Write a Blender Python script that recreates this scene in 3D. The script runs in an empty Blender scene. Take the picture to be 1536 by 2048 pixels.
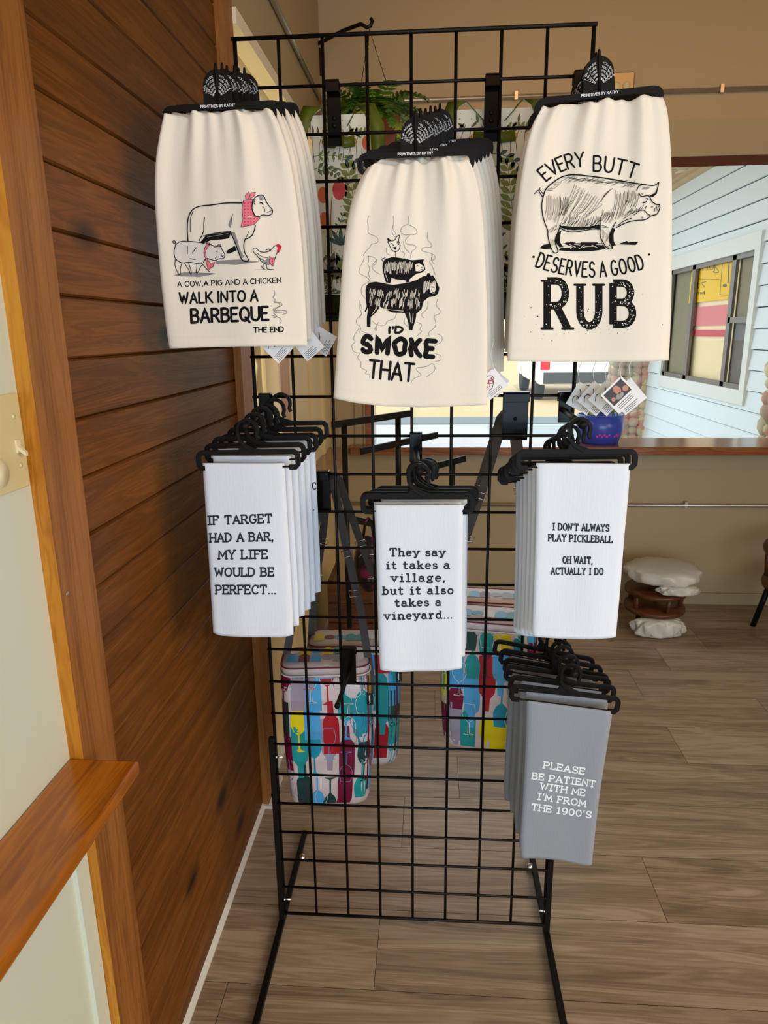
import bpy, bmesh, math, random
import numpy as np
from mathutils import Vector, Matrix
random.seed(7)
SC = bpy.context.scene
COL = SC.collection
# ---------------------------------------------------------------- camera
RC = np.array([[0.9975772473, 0.0685548406, -0.0118266437],
               [0.0058501301, -0.2520683040, -0.9676917619],
               [-0.0693210765, 0.9652780967, -0.2518586595]])
CP = np.array([0.0401882595, -1.3412539482, 1.3688593555])
FPX = 1385.0
cam = bpy.data.cameras.new('camera'); camo = bpy.data.objects.new('camera', cam); COL.objects.link(camo)
cam.sensor_fit = 'VERTICAL'; cam.sensor_height = 36.0; cam.lens = 36.0 * FPX / 2048
cam.clip_start = 0.02; cam.clip_end = 500
camo.matrix_world = Matrix(((RC[0][0], -RC[1][0], -RC[2][0], CP[0]), (RC[0][1], -RC[1][1], -RC[2][1], CP[1]),
                            (RC[0][2], -RC[1][2], -RC[2][2], CP[2]), (0, 0, 0, 1)))
SC.camera = camo
# ---------------------------------------------------------------- light
SC.view_settings.view_transform = 'Standard'; SC.view_settings.look = 'None'
SC.view_settings.gamma = 1.0; SC.view_settings.exposure = 0.0; SC.view_settings.use_curve_mapping = False
wd = bpy.data.worlds.new('sky'); SC.world = wd; wd.use_nodes = True
bg = wd.node_tree.nodes['Background']; bg.inputs[0].default_value = (0.78, 0.90, 1.0, 1); bg.inputs[1].default_value = 2.2
def lamp(name, kind, loc, aim, energy, color, **kw):
    l = bpy.data.lights.new(name, kind); o = bpy.data.objects.new(name, l); COL.objects.link(o)
    o.location = loc; d = Vector(aim) - Vector(loc); o.rotation_euler = d.to_track_quat('-Z', 'Y').to_euler()
    l.energy = energy; l.color = color
    for k, v in kw.items(): setattr(l, k, v)
    return o
lamp('sun', 'SUN', (0, 0, 10), (-0.02, 0.80, 9.40), 3.0, (1.0, 0.86, 0.66), angle=0.01)
# warm ceiling fixtures of the shop, and daylight through the shop front behind the camera
lamp('ceiling_lamp_light', 'AREA', (0.25, -1.75, 2.6), (0.1, 0.0, 1.60), 5, (1.0, 0.52, 0.24), shape='RECTANGLE', size=1.4, size_y=0.6)
lamp('side_fill_light', 'AREA', (3.0, -1.7, 1.75), (0.35, -0.55, 0.2), 25, (1.0, 0.78, 0.56), shape='RECTANGLE', size=2.0, size_y=1.6, spread=1.7)  # added warm fill from the right; the wall there has no window
lamp('ceiling_lamp_light_back', 'AREA', (1.0, 0.85, 2.8), (1.0, 2.08, 2.35), 3.4, (1.0, 0.50, 0.18), shape='RECTANGLE', size=2.6, size_y=0.5, spread=1.5)
lamp('shopfront_daylight', 'AREA', (0.9, -3.1, 1.10), (0.35, 0, 0.55), 30, (0.56, 0.76, 1.0), shape='RECTANGLE', size=3.4, size_y=1.9, spread=2.2)
# ---------------------------------------------------------------- helpers
def lin(c):
    f = lambda v: (v / 255 / 12.92) if v / 255 <= 0.04045 else ((v / 255 + 0.055) / 1.055) ** 2.4
    return (f(c[0]), f(c[1]), f(c[2]), 1)
def ray(px, py): return RC.T @ np.array([(px - 768) / FPX, (py - 1024) / FPX, 1.0])
def on(px, py, ax, val):
    d = ray(px, py); t = (val - CP[ax]) / d[ax]; return CP + t * d
def PX(px, py, v): return Vector(on(px, py, 0, v))
def PY(px, py, v): return Vector(on(px, py, 1, v))
def PZ(px, py, v): return Vector(on(px, py, 2, v))
MATS = {}
def mat(name, col, rough=0.6, metal=0.0, spec=0.5, bump=None, **kw):
    if name in MATS: return MATS[name]
    m = bpy.data.materials.new(name); m.use_nodes = True; nt = m.node_tree; b = nt.nodes['Principled BSDF']
    b.inputs['Base Color'].default_value = lin(col) if max(col) > 1.001 or isinstance(col[0], int) else (*col, 1)
    b.inputs['Roughness'].default_value = rough; b.inputs['Metallic'].default_value = metal
    b.inputs['Specular IOR Level'].default_value = spec
    for k, v in kw.items(): b.inputs[k].default_value = v
    if bump:
        sc, st = bump
        tc = nt.nodes.new('ShaderNodeTexCoord'); n = nt.nodes.new('ShaderNodeTexNoise'); n.inputs['Scale'].default_value = sc; n.inputs['Detail'].default_value = 4
        bp = nt.nodes.new('ShaderNodeBump'); bp.inputs['Strength'].default_value = st; bp.inputs['Distance'].default_value = 0.002
        nt.links.new(tc.outputs['Object'], n.inputs['Vector']); nt.links.new(n.outputs[0], bp.inputs['Height']); nt.links.new(bp.outputs[0], b.inputs['Normal'])
    MATS[name] = m; return m
def wood(name, cols, axis, rough=0.5, stretch=14.0, scale=9.0, var=0.25, spec=0.4, coat=0.0, knots=0.0, bstr=0.25):
    """procedural timber: grain runs along `axis`; the face attribute 'var' shifts tone and pattern per board"""
    m = bpy.data.materials.new(name); m.use_nodes = True; nt = m.node_tree; N = nt.nodes.new; L = nt.links.new
    b = nt.nodes['Principled BSDF']; b.inputs['Roughness'].default_value = rough; b.inputs['Specular IOR Level'].default_value = spec
    b.inputs['Coat Weight'].default_value = coat; b.inputs['Coat Roughness'].default_value = 0.15
    tc = N('ShaderNodeTexCoord'); at = N('ShaderNodeAttribute'); at.attribute_name = 'var'
    mp = N('ShaderNodeMapping'); s = [scale] * 3; s[axis] = scale / stretch; mp.inputs['Scale'].default_value = s
    L(tc.outputs['Object'], mp.inputs[0])
    off = N('ShaderNodeVectorMath'); off.operation = 'MULTIPLY_ADD'; off.inputs[1].default_value = (37.0, 53.0, 71.0)
    L(at.outputs['Fac'], off.inputs[0]); L(mp.outputs[0], off.inputs[2])
    n1 = N('ShaderNodeTexNoise'); n1.inputs['Scale'].default_value = 2.2; n1.inputs['Detail'].default_value = 6; n1.inputs['Distortion'].default_value = 0.7
    n2 = N('ShaderNodeTexNoise'); n2.inputs['Scale'].default_value = 14; n2.inputs['Detail'].default_value = 3
    L(off.outputs[0], n1.inputs['Vector']); L(off.outputs[0], n2.inputs['Vector'])
    w = N('ShaderNodeMath'); w.operation = 'MULTIPLY'; w.inputs[1].default_value = 60.0; L(n1.outputs[0], w.inputs[0])
    sn = N('ShaderNodeMath'); sn.operation = 'SINE'; L(w.outputs[0], sn.inputs[0])
    a1 = N('ShaderNodeMath'); a1.operation = 'MULTIPLY_ADD'; a1.inputs[1].default_value = 0.10; L(sn.outputs[0], a1.inputs[0]); L(n1.outputs[0], a1.inputs[2])
    a2 = N('ShaderNodeMath'); a2.operation = 'MULTIPLY_ADD'; a2.inputs[1].default_value = 0.35; L(n2.outputs[0], a2.inputs[0]); L(a1.outputs[0], a2.inputs[2])
    a3 = N('ShaderNodeMath'); a3.operation = 'MULTIPLY_ADD'; a3.inputs[1].default_value = var; L(at.outputs['Fac'], a3.inputs[0]); L(a2.outputs[0], a3.inputs[2])
    rp = N('ShaderNodeValToRGB'); e = rp.color_ramp.elements; e[0].position = 0.38 + var * .3; e[0].color = lin(cols[0]); e[1].position = 0.92 + var * .6; e[1].color = lin(cols[2])
    x = e.new(0.65 + var * .45); x.color = lin(cols[1]); L(a3.outputs[0], rp.inputs[0])
    out = rp.outputs[0]
    if knots:
        mk = N('ShaderNodeMapping'); ks = [5.0] * 3; ks[axis] = 2.4; mk.inputs['Scale'].default_value = ks; L(tc.outputs['Object'], mk.inputs[0])
        vo = N('ShaderNodeTexVoronoi'); vo.inputs['Scale'].default_value = 1.0; L(mk.outputs[0], vo.inputs['Vector'])
        kr = N('ShaderNodeValToRGB'); q = kr.color_ramp.elements; q[0].position = 0.05; q[0].color = (knots,) * 3 + (1,); q[1].position = 0.15; q[1].color = (0, 0, 0, 1)
        L(vo.outputs['Distance'], kr.inputs[0])
        mx = N('ShaderNodeMix'); mx.data_type = 'RGBA'; L(kr.outputs[0], mx.inputs[0]); L(out, mx.inputs[6]); mx.inputs[7].default_value = lin([c * .55 for c in cols[0]]); out = mx.outputs[2]
    L(out, b.inputs['Base Color'])
    bp = N('ShaderNodeBump'); bp.inputs['Strength'].default_value = bstr; bp.inputs['Distance'].default_value = 0.002; L(a2.outputs[0], bp.inputs['Height']); L(bp.outputs[0], b.inputs['Normal'])
    MATS[name] = m; return m
ORG = {}
def meta(o, label=None, cat=None, group=None, kind=None):
    for k, v in (('label', label), ('category', cat), ('group', group), ('kind', kind)):
        if v: o[k] = v
    return o
def empty(name, loc, label=None, cat=None, group=None):
    o = bpy.data.objects.new(name, None); COL.objects.link(o); o.location = loc; o.empty_display_size = 0.05
    ORG[o.name] = Vector(loc); return meta(o, label, cat, group)
class MB:
    def __init__(s): s.v = []; s.f = []; s.m = []; s.var = []; s.mi = 0; s.vv = 0.0; s.smooth = False; s.sm = []
    def add(s, vs, fs):
        b = len(s.v); s.v += [Vector(p) for p in vs]
        for f in fs: s.f.append([b + i for i in f]); s.m.append(s.mi); s.var.append(s.vv); s.sm.append(s.smooth)
        return s
    def box(s, a, b):
        x0, y0, z0 = a; x1, y1, z1 = b
        return s.add([(x0, y0, z0), (x1, y0, z0), (x1, y1, z0), (x0, y1, z0), (x0, y0, z1), (x1, y0, z1), (x1, y1, z1), (x0, y1, z1)],
                     [(0, 3, 2, 1), (4, 5, 6, 7), (0, 1, 5, 4), (1, 2, 6, 5), (2, 3, 7, 6), (3, 0, 4, 7)])
    def tube(s, path, r, n=8, caps=True, flat=None, closed=False):
        """sweep a circle (or a flat bar flat=(half width, half height, side vector)) along path"""
        path = [Vector(p) for p in path]; rings = []; up = None; K = len(path)
        for i, p in enumerate(path):
            if closed: t = path[(i + 1) % K] - path[i - 1]
            else: t = path[min(i + 1, K - 1)] - path[max(i - 1, 0)]
            t.normalize()
            if up is None:
                up = Vector(flat[2]) if flat else (Vector((0, 0, 1)) if abs(t.z) < .9 else Vector((1, 0, 0)))
            elif flat and len(flat) > 3: up = Vector(flat[2])
            up = (up - t * up.dot(t)).normalized(); sd = t.cross(up)
            rr = r[i] if isinstance(r, (list, tuple)) else r
            if flat: rings.append([p + up * a * flat[0] + sd * c * flat[1] for a, c in ((1, 1), (-1, 1), (-1, -1), (1, -1))])
            else: rings.append([p + up * math.cos(2 * math.pi * k / n) * rr + sd * math.sin(2 * math.pi * k / n) * rr for k in range(n)])
        m = len(rings[0]); vs = [q for g in rings for q in g]; fs = []
        for i in range(K if closed else K - 1):
            j = (i + 1) % K
            for k in range(m): fs.append((i * m + k, i * m + (k + 1) % m, j * m + (k + 1) % m, j * m + k))
        if caps and not closed: fs += [tuple(range(m))[::-1], tuple((K - 1) * m + k for k in range(m))]
        return s.add(vs, fs)
    def lathe(s, prof, c, n=24, axis=2):
        vs = []; fs = []; c = Vector(c)
        for r, h in prof:
            for k in range(n):
                a = 2 * math.pi * k / n; q = [math.cos(a) * r, math.sin(a) * r]
                q.insert(axis, h) if axis != 1 else q.insert(1, h)
                vs.append(c + Vector(q))
        for i in range(len(prof) - 1):
            for k in range(n): fs.append((i * n + k, i * n + (k + 1) % n, (i + 1) * n + (k + 1) % n, (i + 1) * n + k))
        if prof[0][0] > 1e-6: fs.append(tuple(range(n))[::-1])
        if prof[-1][0] > 1e-6: fs.append(tuple((len(prof) - 1) * n + k for k in range(n)))
        return s.add(vs, fs)
    def prism(s, poly, d):
        """polygon (3D points) pushed along vector d"""
        n = len(poly); p = [Vector(q) for q in poly]; d = Vector(d)
        return s.add(p + [q + d for q in p], [tuple(range(n)), tuple(range(2 * n - 1, n - 1, -1))] + [(i, i + n, (i + 1) % n + n, (i + 1) % n) for i in range(n)])
    def sphere(s, c, r, n=14, m=8, sc=(1, 1, 1)):
        vs = []; fs = []; c = Vector(c)
        for i in range(m + 1):
            a = math.pi * i / m
            for k in range(n): vs.append(c + Vector((math.sin(a) * math.cos(2 * math.pi * k / n) * sc[0], math.sin(a) * math.sin(2 * math.pi * k / n) * sc[1], math.cos(a) * sc[2])) * r)
        for i in range(m):
            for k in range(n): fs.append((i * n + k, i * n + (k + 1) % n, (i + 1) * n + (k + 1) % n, (i + 1) * n + k))
        return s.add(vs, fs)
    def build(s, name, mats, parent=None, origin=None, fix=True, bevel=0, seg=2, autosmooth=False):
        org = ORG[parent.name] if parent is not None else (Vector(origin) if origin is not None else Vector((0, 0, 0)))
        me = bpy.data.meshes.new(name); me.from_pydata([tuple(p - org) for p in s.v], [], s.f)
        for q in (mats if isinstance(mats, (list, tuple)) else [mats]): me.materials.append(q)
        me.polygons.foreach_set('material_index', s.m); me.polygons.foreach_set('use_smooth', s.sm)
        if any(s.var):
            a = me.attributes.new('var', 'FLOAT', 'FACE'); a.data.foreach_set('value', s.var)
        me.update()
        if fix:
            bm = bmesh.new(); bm.from_mesh(me); bmesh.ops.recalc_face_normals(bm, faces=bm.faces); bm.to_mesh(me); bm.free()
        o = bpy.data.objects.new(name, me); COL.objects.link(o)
        if parent is not None: o.parent = parent; ORG[o.name] = org
        else: o.location = org; ORG[o.name] = org
        if bevel:
            md = o.modifiers.new('bevel', 'BEVEL'); md.width = bevel; md.segments = seg; md.limit_method = 'ANGLE'; md.angle_limit = math.radians(40)
        return o
def dup(root, loc, label, group=None, rot=None):
    r = root.copy(); COL.objects.link(r); r.location = loc; r['label'] = label
    if group: r['group'] = group
    if rot is not None: r.rotation_euler = rot
    for ch in root.children:
        c = ch.copy(); COL.objects.link(c); c.parent = r
        for g in ch.children:
            d = g.copy(); COL.objects.link(d); d.parent = c
    ORG[r.name] = Vector(loc); return r
def structure(o): o['kind'] = 'structure'; return o
# ---------------------------------------------------------------- materials
M = {}
M['black_wire'] = mat('black_powder_coat', (16, 13, 11), 0.45, spec=.2)
M['black_plastic'] = mat('black_plastic', (17, 14, 11), 0.5, spec=.14)
M['black_gloss'] = mat('black_gloss', (9, 8, 7), 0.16, spec=.14)
M['chrome'] = mat('chrome', (225, 225, 228), 0.14, 1.0)
M['steel'] = mat('steel_conduit', (190, 182, 168), 0.32, 0.85)
M['ivory'] = mat('ivory_plastic', (214, 200, 150), 0.4)
M['white_paint'] = mat('white_paint', (208, 215, 198), 0.45, bump=(60, .12))
M['tan_wall'] = mat('tan_wall_paint', (175, 153, 113), 0.55, bump=(40, .12))
M['tan_trim'] = mat('tan_trim_paint', (168, 150, 112), 0.5)
M['terracotta'] = mat('terracotta', (150, 78, 44), 0.75, bump=(80, .3))
M['paper'] = mat('white_card', (232, 230, 228), 0.6)
M['ink'] = mat('black_ink', (20, 17, 17), 0.8, spec=.15)
M['white_ink'] = mat('white_ink', (236, 238, 240), 0.6)
def cloth(name, col, sc=900.0, st=0.25):
    m = mat(name, col, 0.85, spec=0.25); nt = m.node_tree; b = nt.nodes['Principled BSDF']; N = nt.nodes.new; L = nt.links.new
    b.inputs['Sheen Weight'].default_value = 0.12
    tc = N('ShaderNodeTexCoord'); mp = N('ShaderNodeMapping'); mp.inputs['Scale'].default_value = (sc, sc * .2, sc * .12); L(tc.outputs['Object'], mp.inputs[0])
    n = N('ShaderNodeTexNoise'); n.inputs['Scale'].default_value = 0.45; n.inputs['Detail'].default_value = 3; L(mp.outputs[0], n.inputs['Vector'])
    bp = N('ShaderNodeBump'); bp.inputs['Strength'].default_value = st; bp.inputs['Distance'].default_value = 0.0012; L(n.outputs[0], bp.inputs['Height']); L(bp.outputs[0], b.inputs['Normal'])
    return m
M['flour'] = cloth('white_flour_sack_cotton', (234, 225, 208), 500, .18)
M['linen'] = cloth('white_cotton_linen', (220, 226, 234), 700, .3)
M['grey_cloth'] = cloth('grey_cotton', (138, 143, 150), 800, .35)
wood('plank_stain', [(84, 48, 10), (104, 60, 15), (124, 74, 24)], 1, 0.5, stretch=18, scale=17, var=0.2, knots=1.0, spec=.2)
wood('post_stain', [(113, 66, 23), (143, 90, 37), (161, 104, 45)], 2, 0.5, stretch=20, scale=16, var=0.12, knots=0.5)
wood('end_grain_edge', [(154, 89, 14), (181, 115, 23), (194, 134, 35)], 2, 0.4, stretch=10, scale=12, var=0.1)
wood('varnished_sill', [(125, 65, 5), (163, 92, 10), (186, 111, 15)], 1, 0.22, stretch=14, scale=10, var=0.12, coat=0.35, knots=0.3)
wood('dark_sill', [(104, 54, 22), (142, 82, 38), (166, 106, 56)], 0, 0.18, stretch=14, scale=10, var=0.12, coat=0.4)
wood('laminate_floor', [(115, 95, 76), (148, 127, 103), (173, 153, 130)], 0, 0.32, stretch=15, scale=9.5, var=0.22, spec=.4, knots=0.4, bstr=.12)
wood('dark_stool_wood', [(58, 30, 14), (82, 44, 20), (104, 60, 28)], 0, 0.4, stretch=8, scale=12, var=0.1)
# ================================================================ the room
# floor: laminate planks running left to right
m = MB(); rng = random.Random(3); y = 0.049 - 0.2145 * 14; row = 0
joints = {14: 0.605, 15: -0.038}
while y < 2.09:
    y1 = min(y + 0.2145, 2.085); x0 = joints.get(row, rng.uniform(-1.2, 0.2)); x0 -= 1.22 * math.ceil((x0 + .6) / 1.22)
    while x0 < 3.6:
        a, b = max(x0, -.60), min(x0 + 1.22, 3.6); m.vv = rng.uniform(.05, 1)
        if b > a + .003: m.add([(a + .0006, y + .0006, 0), (b - .0006, y + .0006, 0), (b - .0006, y1 - .0006, 0), (a + .0006, y1 - .0006, 0)], [(0, 1, 2, 3)])
        x0 += 1.22
    y += 0.2145; row += 1
m.mi = 1; m.vv = .5; m.box((-.6, -3.2, -.06), (3.6, 2.085, -.0012))
structure(m.build('floor', [MATS['laminate_floor'], mat('floor_seam', (52, 40, 30), .8)]))
m = MB(); m.box((-.75, -3.3, 2.9), (6.5, 2.3, 3.25)); structure(m.build('ceiling', mat('ceiling_paint', (200, 180, 150), .8)))
m = MB(); m.box((-.75, -10, 2.95), (6.5, -3.3, 3.2)); structure(m.build('sun_blocker', mat('ceiling_paint', (200, 180, 150), .8)))  # unseen slab added behind the shop to keep the sun off the interior
m = MB(); m.box((3.6, -3.2, 0), (3.75, 2.085, 2.9)); structure(m.build('wall_right', M['tan_wall']))
m = MB()
m.box((-.6, -3.35, 0), (3.6, -3.2, .35)); m.box((-.6, -3.35, 2.35), (3.6, -3.2, 2.9)); m.box((-.6, -3.35, .35), (-.45, -3.2, 2.35)); m.box((2.3, -3.35, .35), (3.6, -3.2, 2.35))
structure(m.build('wall_front', M['tan_wall']))
# left wall: stained tongue-and-groove boards between a post near the camera and an end trim
m = MB(); rng = random.Random(11); P0 = .0836
for k in range(0, 35):
    z0, z1 = k * P0, min((k + 1) * P0, 2.9); m.vv = rng.uniform(.05, 1); c = .0035
    pr = [(-.475, z0 + .0004), (-.4655, z0 + .0004), (-.460, z0 + c), (-.460, z1 - c), (-.4655, z1 - .0004), (-.475, z1 - .0004)]
    m.prism([(x, -.42, z) for x, z in pr], (0, .855, 0))
m.vv = .3; m.mi = 1; m.box((-.60, -.42, 0), (-.474, .5, 2.9))
structure(m.build('wall_left', [MATS['plank_stain'], mat('board_shadow', (40, 22, 10), .9)]))
m = MB(); m.vv = .5; m.box((-.4755, -.512, 0), (-.450, -.4195, 2.9)); m.mi = 1; m.vv = .4
m.add([(-.4757, -.5125, 0), (-.4497, -.5125, 0), (-.4497, -.5125, 2.9), (-.4757, -.5125, 2.9)], [(0, 1, 2, 3)])
t = structure(m.build('trim_1', [MATS['post_stain'], MATS['end_grain_edge']]))
m = MB(); m.smooth = True; pz = PX(136, 1188, -.4497); m.lathe([(0, .0006), (.0035, .0004), (.004, -.0006)], pz, 12, axis=0); m.build('screw', M['steel'], t)
m = MB(); m.vv = .7; m.box((-.60, .435, 0), (-.444, .535, 2.9)); m.vv = .2; m.box((-.459, .408, 0), (-.440, .436, 1.92)); structure(m.build('trim_2', MATS['post_stain']))
# painted wall nearer the camera (behind the post), with ledge
m = MB(); m.box((-.60, -3.2, 0), (-.4702, -.512, 2.9)); structure(m.build('wall_left_near', M['white_paint']))
m = MB(); m.box((-.4705, -.545, 0.02), (-.464, -.5135, .765)); m.build('trim_3', M['white_paint'])['kind'] = 'structure'
m = MB(); m.vv = .45; m.box((-.4700, -1.25, .770), (-.368, -.5130, .790)); o = m.build('trim_4', MATS['varnished_sill'], bevel=.004); structure(o)
# baseboard strip
m = MB(); m.prism([(-.4595, -.42, 0), (-.450, -.42, 0), (-.450, -.42, .004), (-.4595, -.42, .014)], (0, .828, 0))
m.box((-.4595, .4, 0), (-.428, .4085, .010)); m.box((-.4395, .4085, 0), (-.428, .545, .012)); m.box((-.464, .545, 0), (-.452, 2.084, .03))
structure(m.build('baseboard_left', mat('white_quarter_round', (216, 214, 206), .4)))
# left wall beyond the end trim: curtained window, orange casing, battens
XL = -.465
m = MB(); m.mi = 1; m.box((-.60, .535, 2.10), (XL, 2.3, 2.9)); m.mi = 0; m.box((-.60, .535, 0), (XL, 2.3, .86)); m.box((-.60, 1.03, .86), (XL, 2.3, 1.70)); m.box((-.60, .87, .86), (XL, 1.03, 1.70)); m.box((-.60, 1.92, 1.70), (XL, 2.3, 2.1))
structure(m.build('wall_left_far', [mat('daylit_wall_cream', (226, 204, 152), .6), M['tan_wall']]))  # lower wall's lighter cream holds the daylight from the back window
w = empty('window_1', (XL, .7, .86)); structure(w)
m = MB(); m.vv = .5; m.box((XL - .02, .875, .84), (XL + .018, 1.03, 1.72)); m.build('casing', MATS['end_grain_edge'], w)
m = MB(); m.box((XL - .02, .850, .84), (XL + .02, .8745, 1.72)); m.build('stop', mat('cream_paint', (238, 222, 190), .5), w)
m = MB(); m.box((XL - .02, .535, 2.09), (XL + .03, 2.0, 2.125)); m.build('head_moulding', mat('cream_paint', (238, 222, 190), .5), w)
m = MB(); m.vv = .4; m.box((XL - .09, .536, .79), (XL + .10, 2.0, .825)); o = m.build('stool', MATS['dark_sill'], w, bevel=.005)
bl = bpy.data.materials.new('cream_roller_blind'); bl.use_nodes = True; nt = bl.node_tree
b = nt.nodes['Principled BSDF']; b.inputs['Base Color'].default_value = lin((250, 226, 178)); b.inputs['Roughness'].default_value = .9
tr = nt.nodes.new('ShaderNodeBsdfTranslucent'); tr.inputs[0].default_value = lin((255, 238, 200)); mx = nt.nodes.new('ShaderNodeMixShader'); mx.inputs[0].default_value = .85
nt.links.new(b.outputs[0], mx.inputs[1]); nt.links.new(tr.outputs[0], mx.inputs[2]); nt.links.new(mx.outputs[0], nt.nodes['Material Output'].inputs[0])
bd = empty('roller_blind', (-.52, .7, 1.06), 'cream roller blind glowing with daylight in the left wall window', 'blind')
m = MB(); m.box((-.521, .54, 1.075), (-.5195, .848, 1.71)); m.box((-.521, .54, 1.71), (-.5195, 1.915, 2.085)); m.build('blind_cloth', bl, bd)
m = MB(); m.box((-.527, .54, 1.06), (-.513, .848, 1.075)); m.build('bottom_rail', mat('cream_paint', (238, 222, 190), .5), bd)
m = MB(); e = [(.849, 1.02), (.849, 1.70), (.80, 1.70)]
for i in range(20):
    z = 1.68 - i * .034; e.append((.812 - .022 * abs(math.sin(i * 1.05)) - .008 * (i % 3), z))
m.prism([(-.502, a, c) for a, c in e], (.004, 0, 0))
meta(m.build('lace_curtain', mat('lace', (196, 182, 152), .9)), 'beige scalloped lace curtain at the edge of the left wall window', 'curtain')
m = MB()
for yy in (1.50, 1.78): m.box((XL, yy, .826), (XL + .012, yy + .045, 1.70))
structure(m.build('trim_5', mat('daylit_wall_cream', (226, 204, 152), .6)))  # battens share the cream brightened for daylight
# back wall with a long recessed window
YB = 2.085; WX0, WX1, WZ0, WZ1 = -.262, 3.3, .79, 2.104
m = MB(); m.box((-.60, YB, 0), (WX0, 2.3, 2.9)); m.box((WX0, YB, 0), (3.6, 2.3, WZ0)); m.box((WX0, YB, WZ1), (3.6, 2.3, 2.9)); m.box((WX1, YB, WZ0), (3.6, 2.3, WZ1))
structure(m.build('wall_back', M['tan_wall']))
w = empty('window_2', (.5, YB, WZ0)); structure(w)
m = MB(); m.vv = .5; m.box((WX0 - .03, YB - .014, .826), (WX0 + .006, 2.29, 2.097)); m.build('jamb', MATS['dark_sill'], w)
m = MB(); m.vv = .3; m.box((WX0, YB + .001, 2.098), (WX1, 2.29, 2.1035)); m.build('head', mat('matte_brown_stain', (112, 54, 20), .85, spec=.05), w)
m = MB(); m.vv = .6; m.box((XL + .101, 1.985, .785), (WX1, 2.30, .825)); m.build('stool', MATS['dark_sill'], w, bevel=.006)
gl = bpy.data.materials.new('window_glass'); gl.use_nodes = True; nt = gl.node_tree; nt.nodes.remove(nt.nodes['Principled BSDF'])
t1 = nt.nodes.new('ShaderNodeBsdfTransparent'); t1.inputs[0].default_value = (.96, .98, .97, 1); g1 = nt.nodes.new('ShaderNodeBsdfGlossy'); g1.inputs['Roughness'].default_value = .02
lw = nt.nodes.new('ShaderNodeLayerWeight'); lw.inputs[0].default_value = .5; pw = nt.nodes.new('ShaderNodeMath'); pw.operation = 'POWER'; pw.inputs[1].default_value = 5; nt.links.new(lw.outputs['Facing'], pw.inputs[0]); fr = nt.nodes.new('ShaderNodeMath'); fr.operation = 'MULTIPLY_ADD'; fr.inputs[1].default_value = .3; fr.inputs[2].default_value = .02; nt.links.new(pw.outputs[0], fr.inputs[0]); mx = nt.nodes.new('ShaderNodeMixShader')
nt.links.new(fr.outputs[0], mx.inputs[0]); nt.links.new(t1.outputs[0], mx.inputs[1]); nt.links.new(g1.outputs[0], mx.inputs[2]); nt.links.new(mx.outputs[0], nt.nodes['Material Output'].inputs[0])
m = MB(); m.add([(WX0 + .006, 2.294, .826), (WX1, 2.294, .826), (WX1, 2.294, 2.0975), (WX0 + .006, 2.294, 2.0975)], [(0, 1, 2, 3)]); m.build('pane', gl, w)
# painted boards around the window and battens in the corner
m = MB(); m.box((XL, YB - .012, 2.0985), (3.6, YB, 2.155)); m.box((XL, YB - .006, 2.155), (3.6, YB, 2.245)); m.box((XL, YB - .008, .70), (3.6, YB, .784))
m.box((XL, YB - .010, .826), (XL + .03, YB, 2.11)); m.box((-.345, YB - .010, .826), (-.325, YB, 2.11)); m.box((-.300, YB - .012, .826), (-.293, YB, 2.11))
structure(m.build('trim_6', M['tan_trim']))
m = MB(); m.box((-.452, YB - .012, 0), (3.6, YB, .06)); structure(m.build('baseboard_back', M['tan_trim']))
# electrical conduit
def clip(mb, x, yy, z): mb.box((x - .007, yy - .011, z - .0105), (x + .007, yy + .0105, z + .022)); mb.smooth = True; mb.sphere((x, yy + .006, z + .017), .005)
cd = empty('conduit', (1.0, 2.07, 2.355), 'thin steel conduit along the top of the tan walls above the window', 'conduit')
m = MB(); m.smooth = True
m.tube([(XL + .012, .55, 2.352), (XL + .012, 1.99, 2.352), (XL + .02, 2.05, 2.354), (XL + .07, 2.073, 2.355), (3.59, 2.073, 2.355)], .0095, 10); m.build('pipe', M['steel'], cd)
for px in (1445, 1033):
    m = MB(); p = PY(px, 183, 2.06); clip(m, p.x, 2.074, 2.352); m.build('clip', M['steel'], cd)
cd = empty('conduit', (1.0, 2.07, .52), 'thin steel conduit low on the wall under the window sill', 'conduit')
m = MB(); m.smooth = True; m.tube([(XL + .02, 2.07, .521), (3.59, 2.07, .521)], .0095, 10); m.build('pipe', M['steel'], cd)
p = PY(1373, 1008, 2.06); m = MB(); clip(m, p.x, 2.072, .521); m.build('clip', M['steel'], cd)
p = PY(1243, 172, 2.03); ob = empty('electrical_box', (p.x, 2.07, p.z), 'metal electrical outlet box on the upper conduit of the back wall', 'electrical box')
m = MB(); m.box((p.x - .055, 2.03, p.z - .055), (p.x + .055, 2.084, p.z + .055)); m.build('box', M['steel'], ob, bevel=.008)
m = MB(); m.box((p.x - .05, 2.026, p.z - .05), (p.x + .05, 2.0299, p.z + .05)); cv = m.build('cover', mat('galvanised_cover', (170, 150, 110), .4, .6), ob, bevel=.003)
for s in (-1, 1):
    m = MB(); m.smooth = True; m.lathe([(0, -.004), (.016, -.003), (.017, 0)], (p.x + s * .020, 2.0259, p.z), 16, axis=1); m.build('receptacle', M['ivory'], ob)
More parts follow.
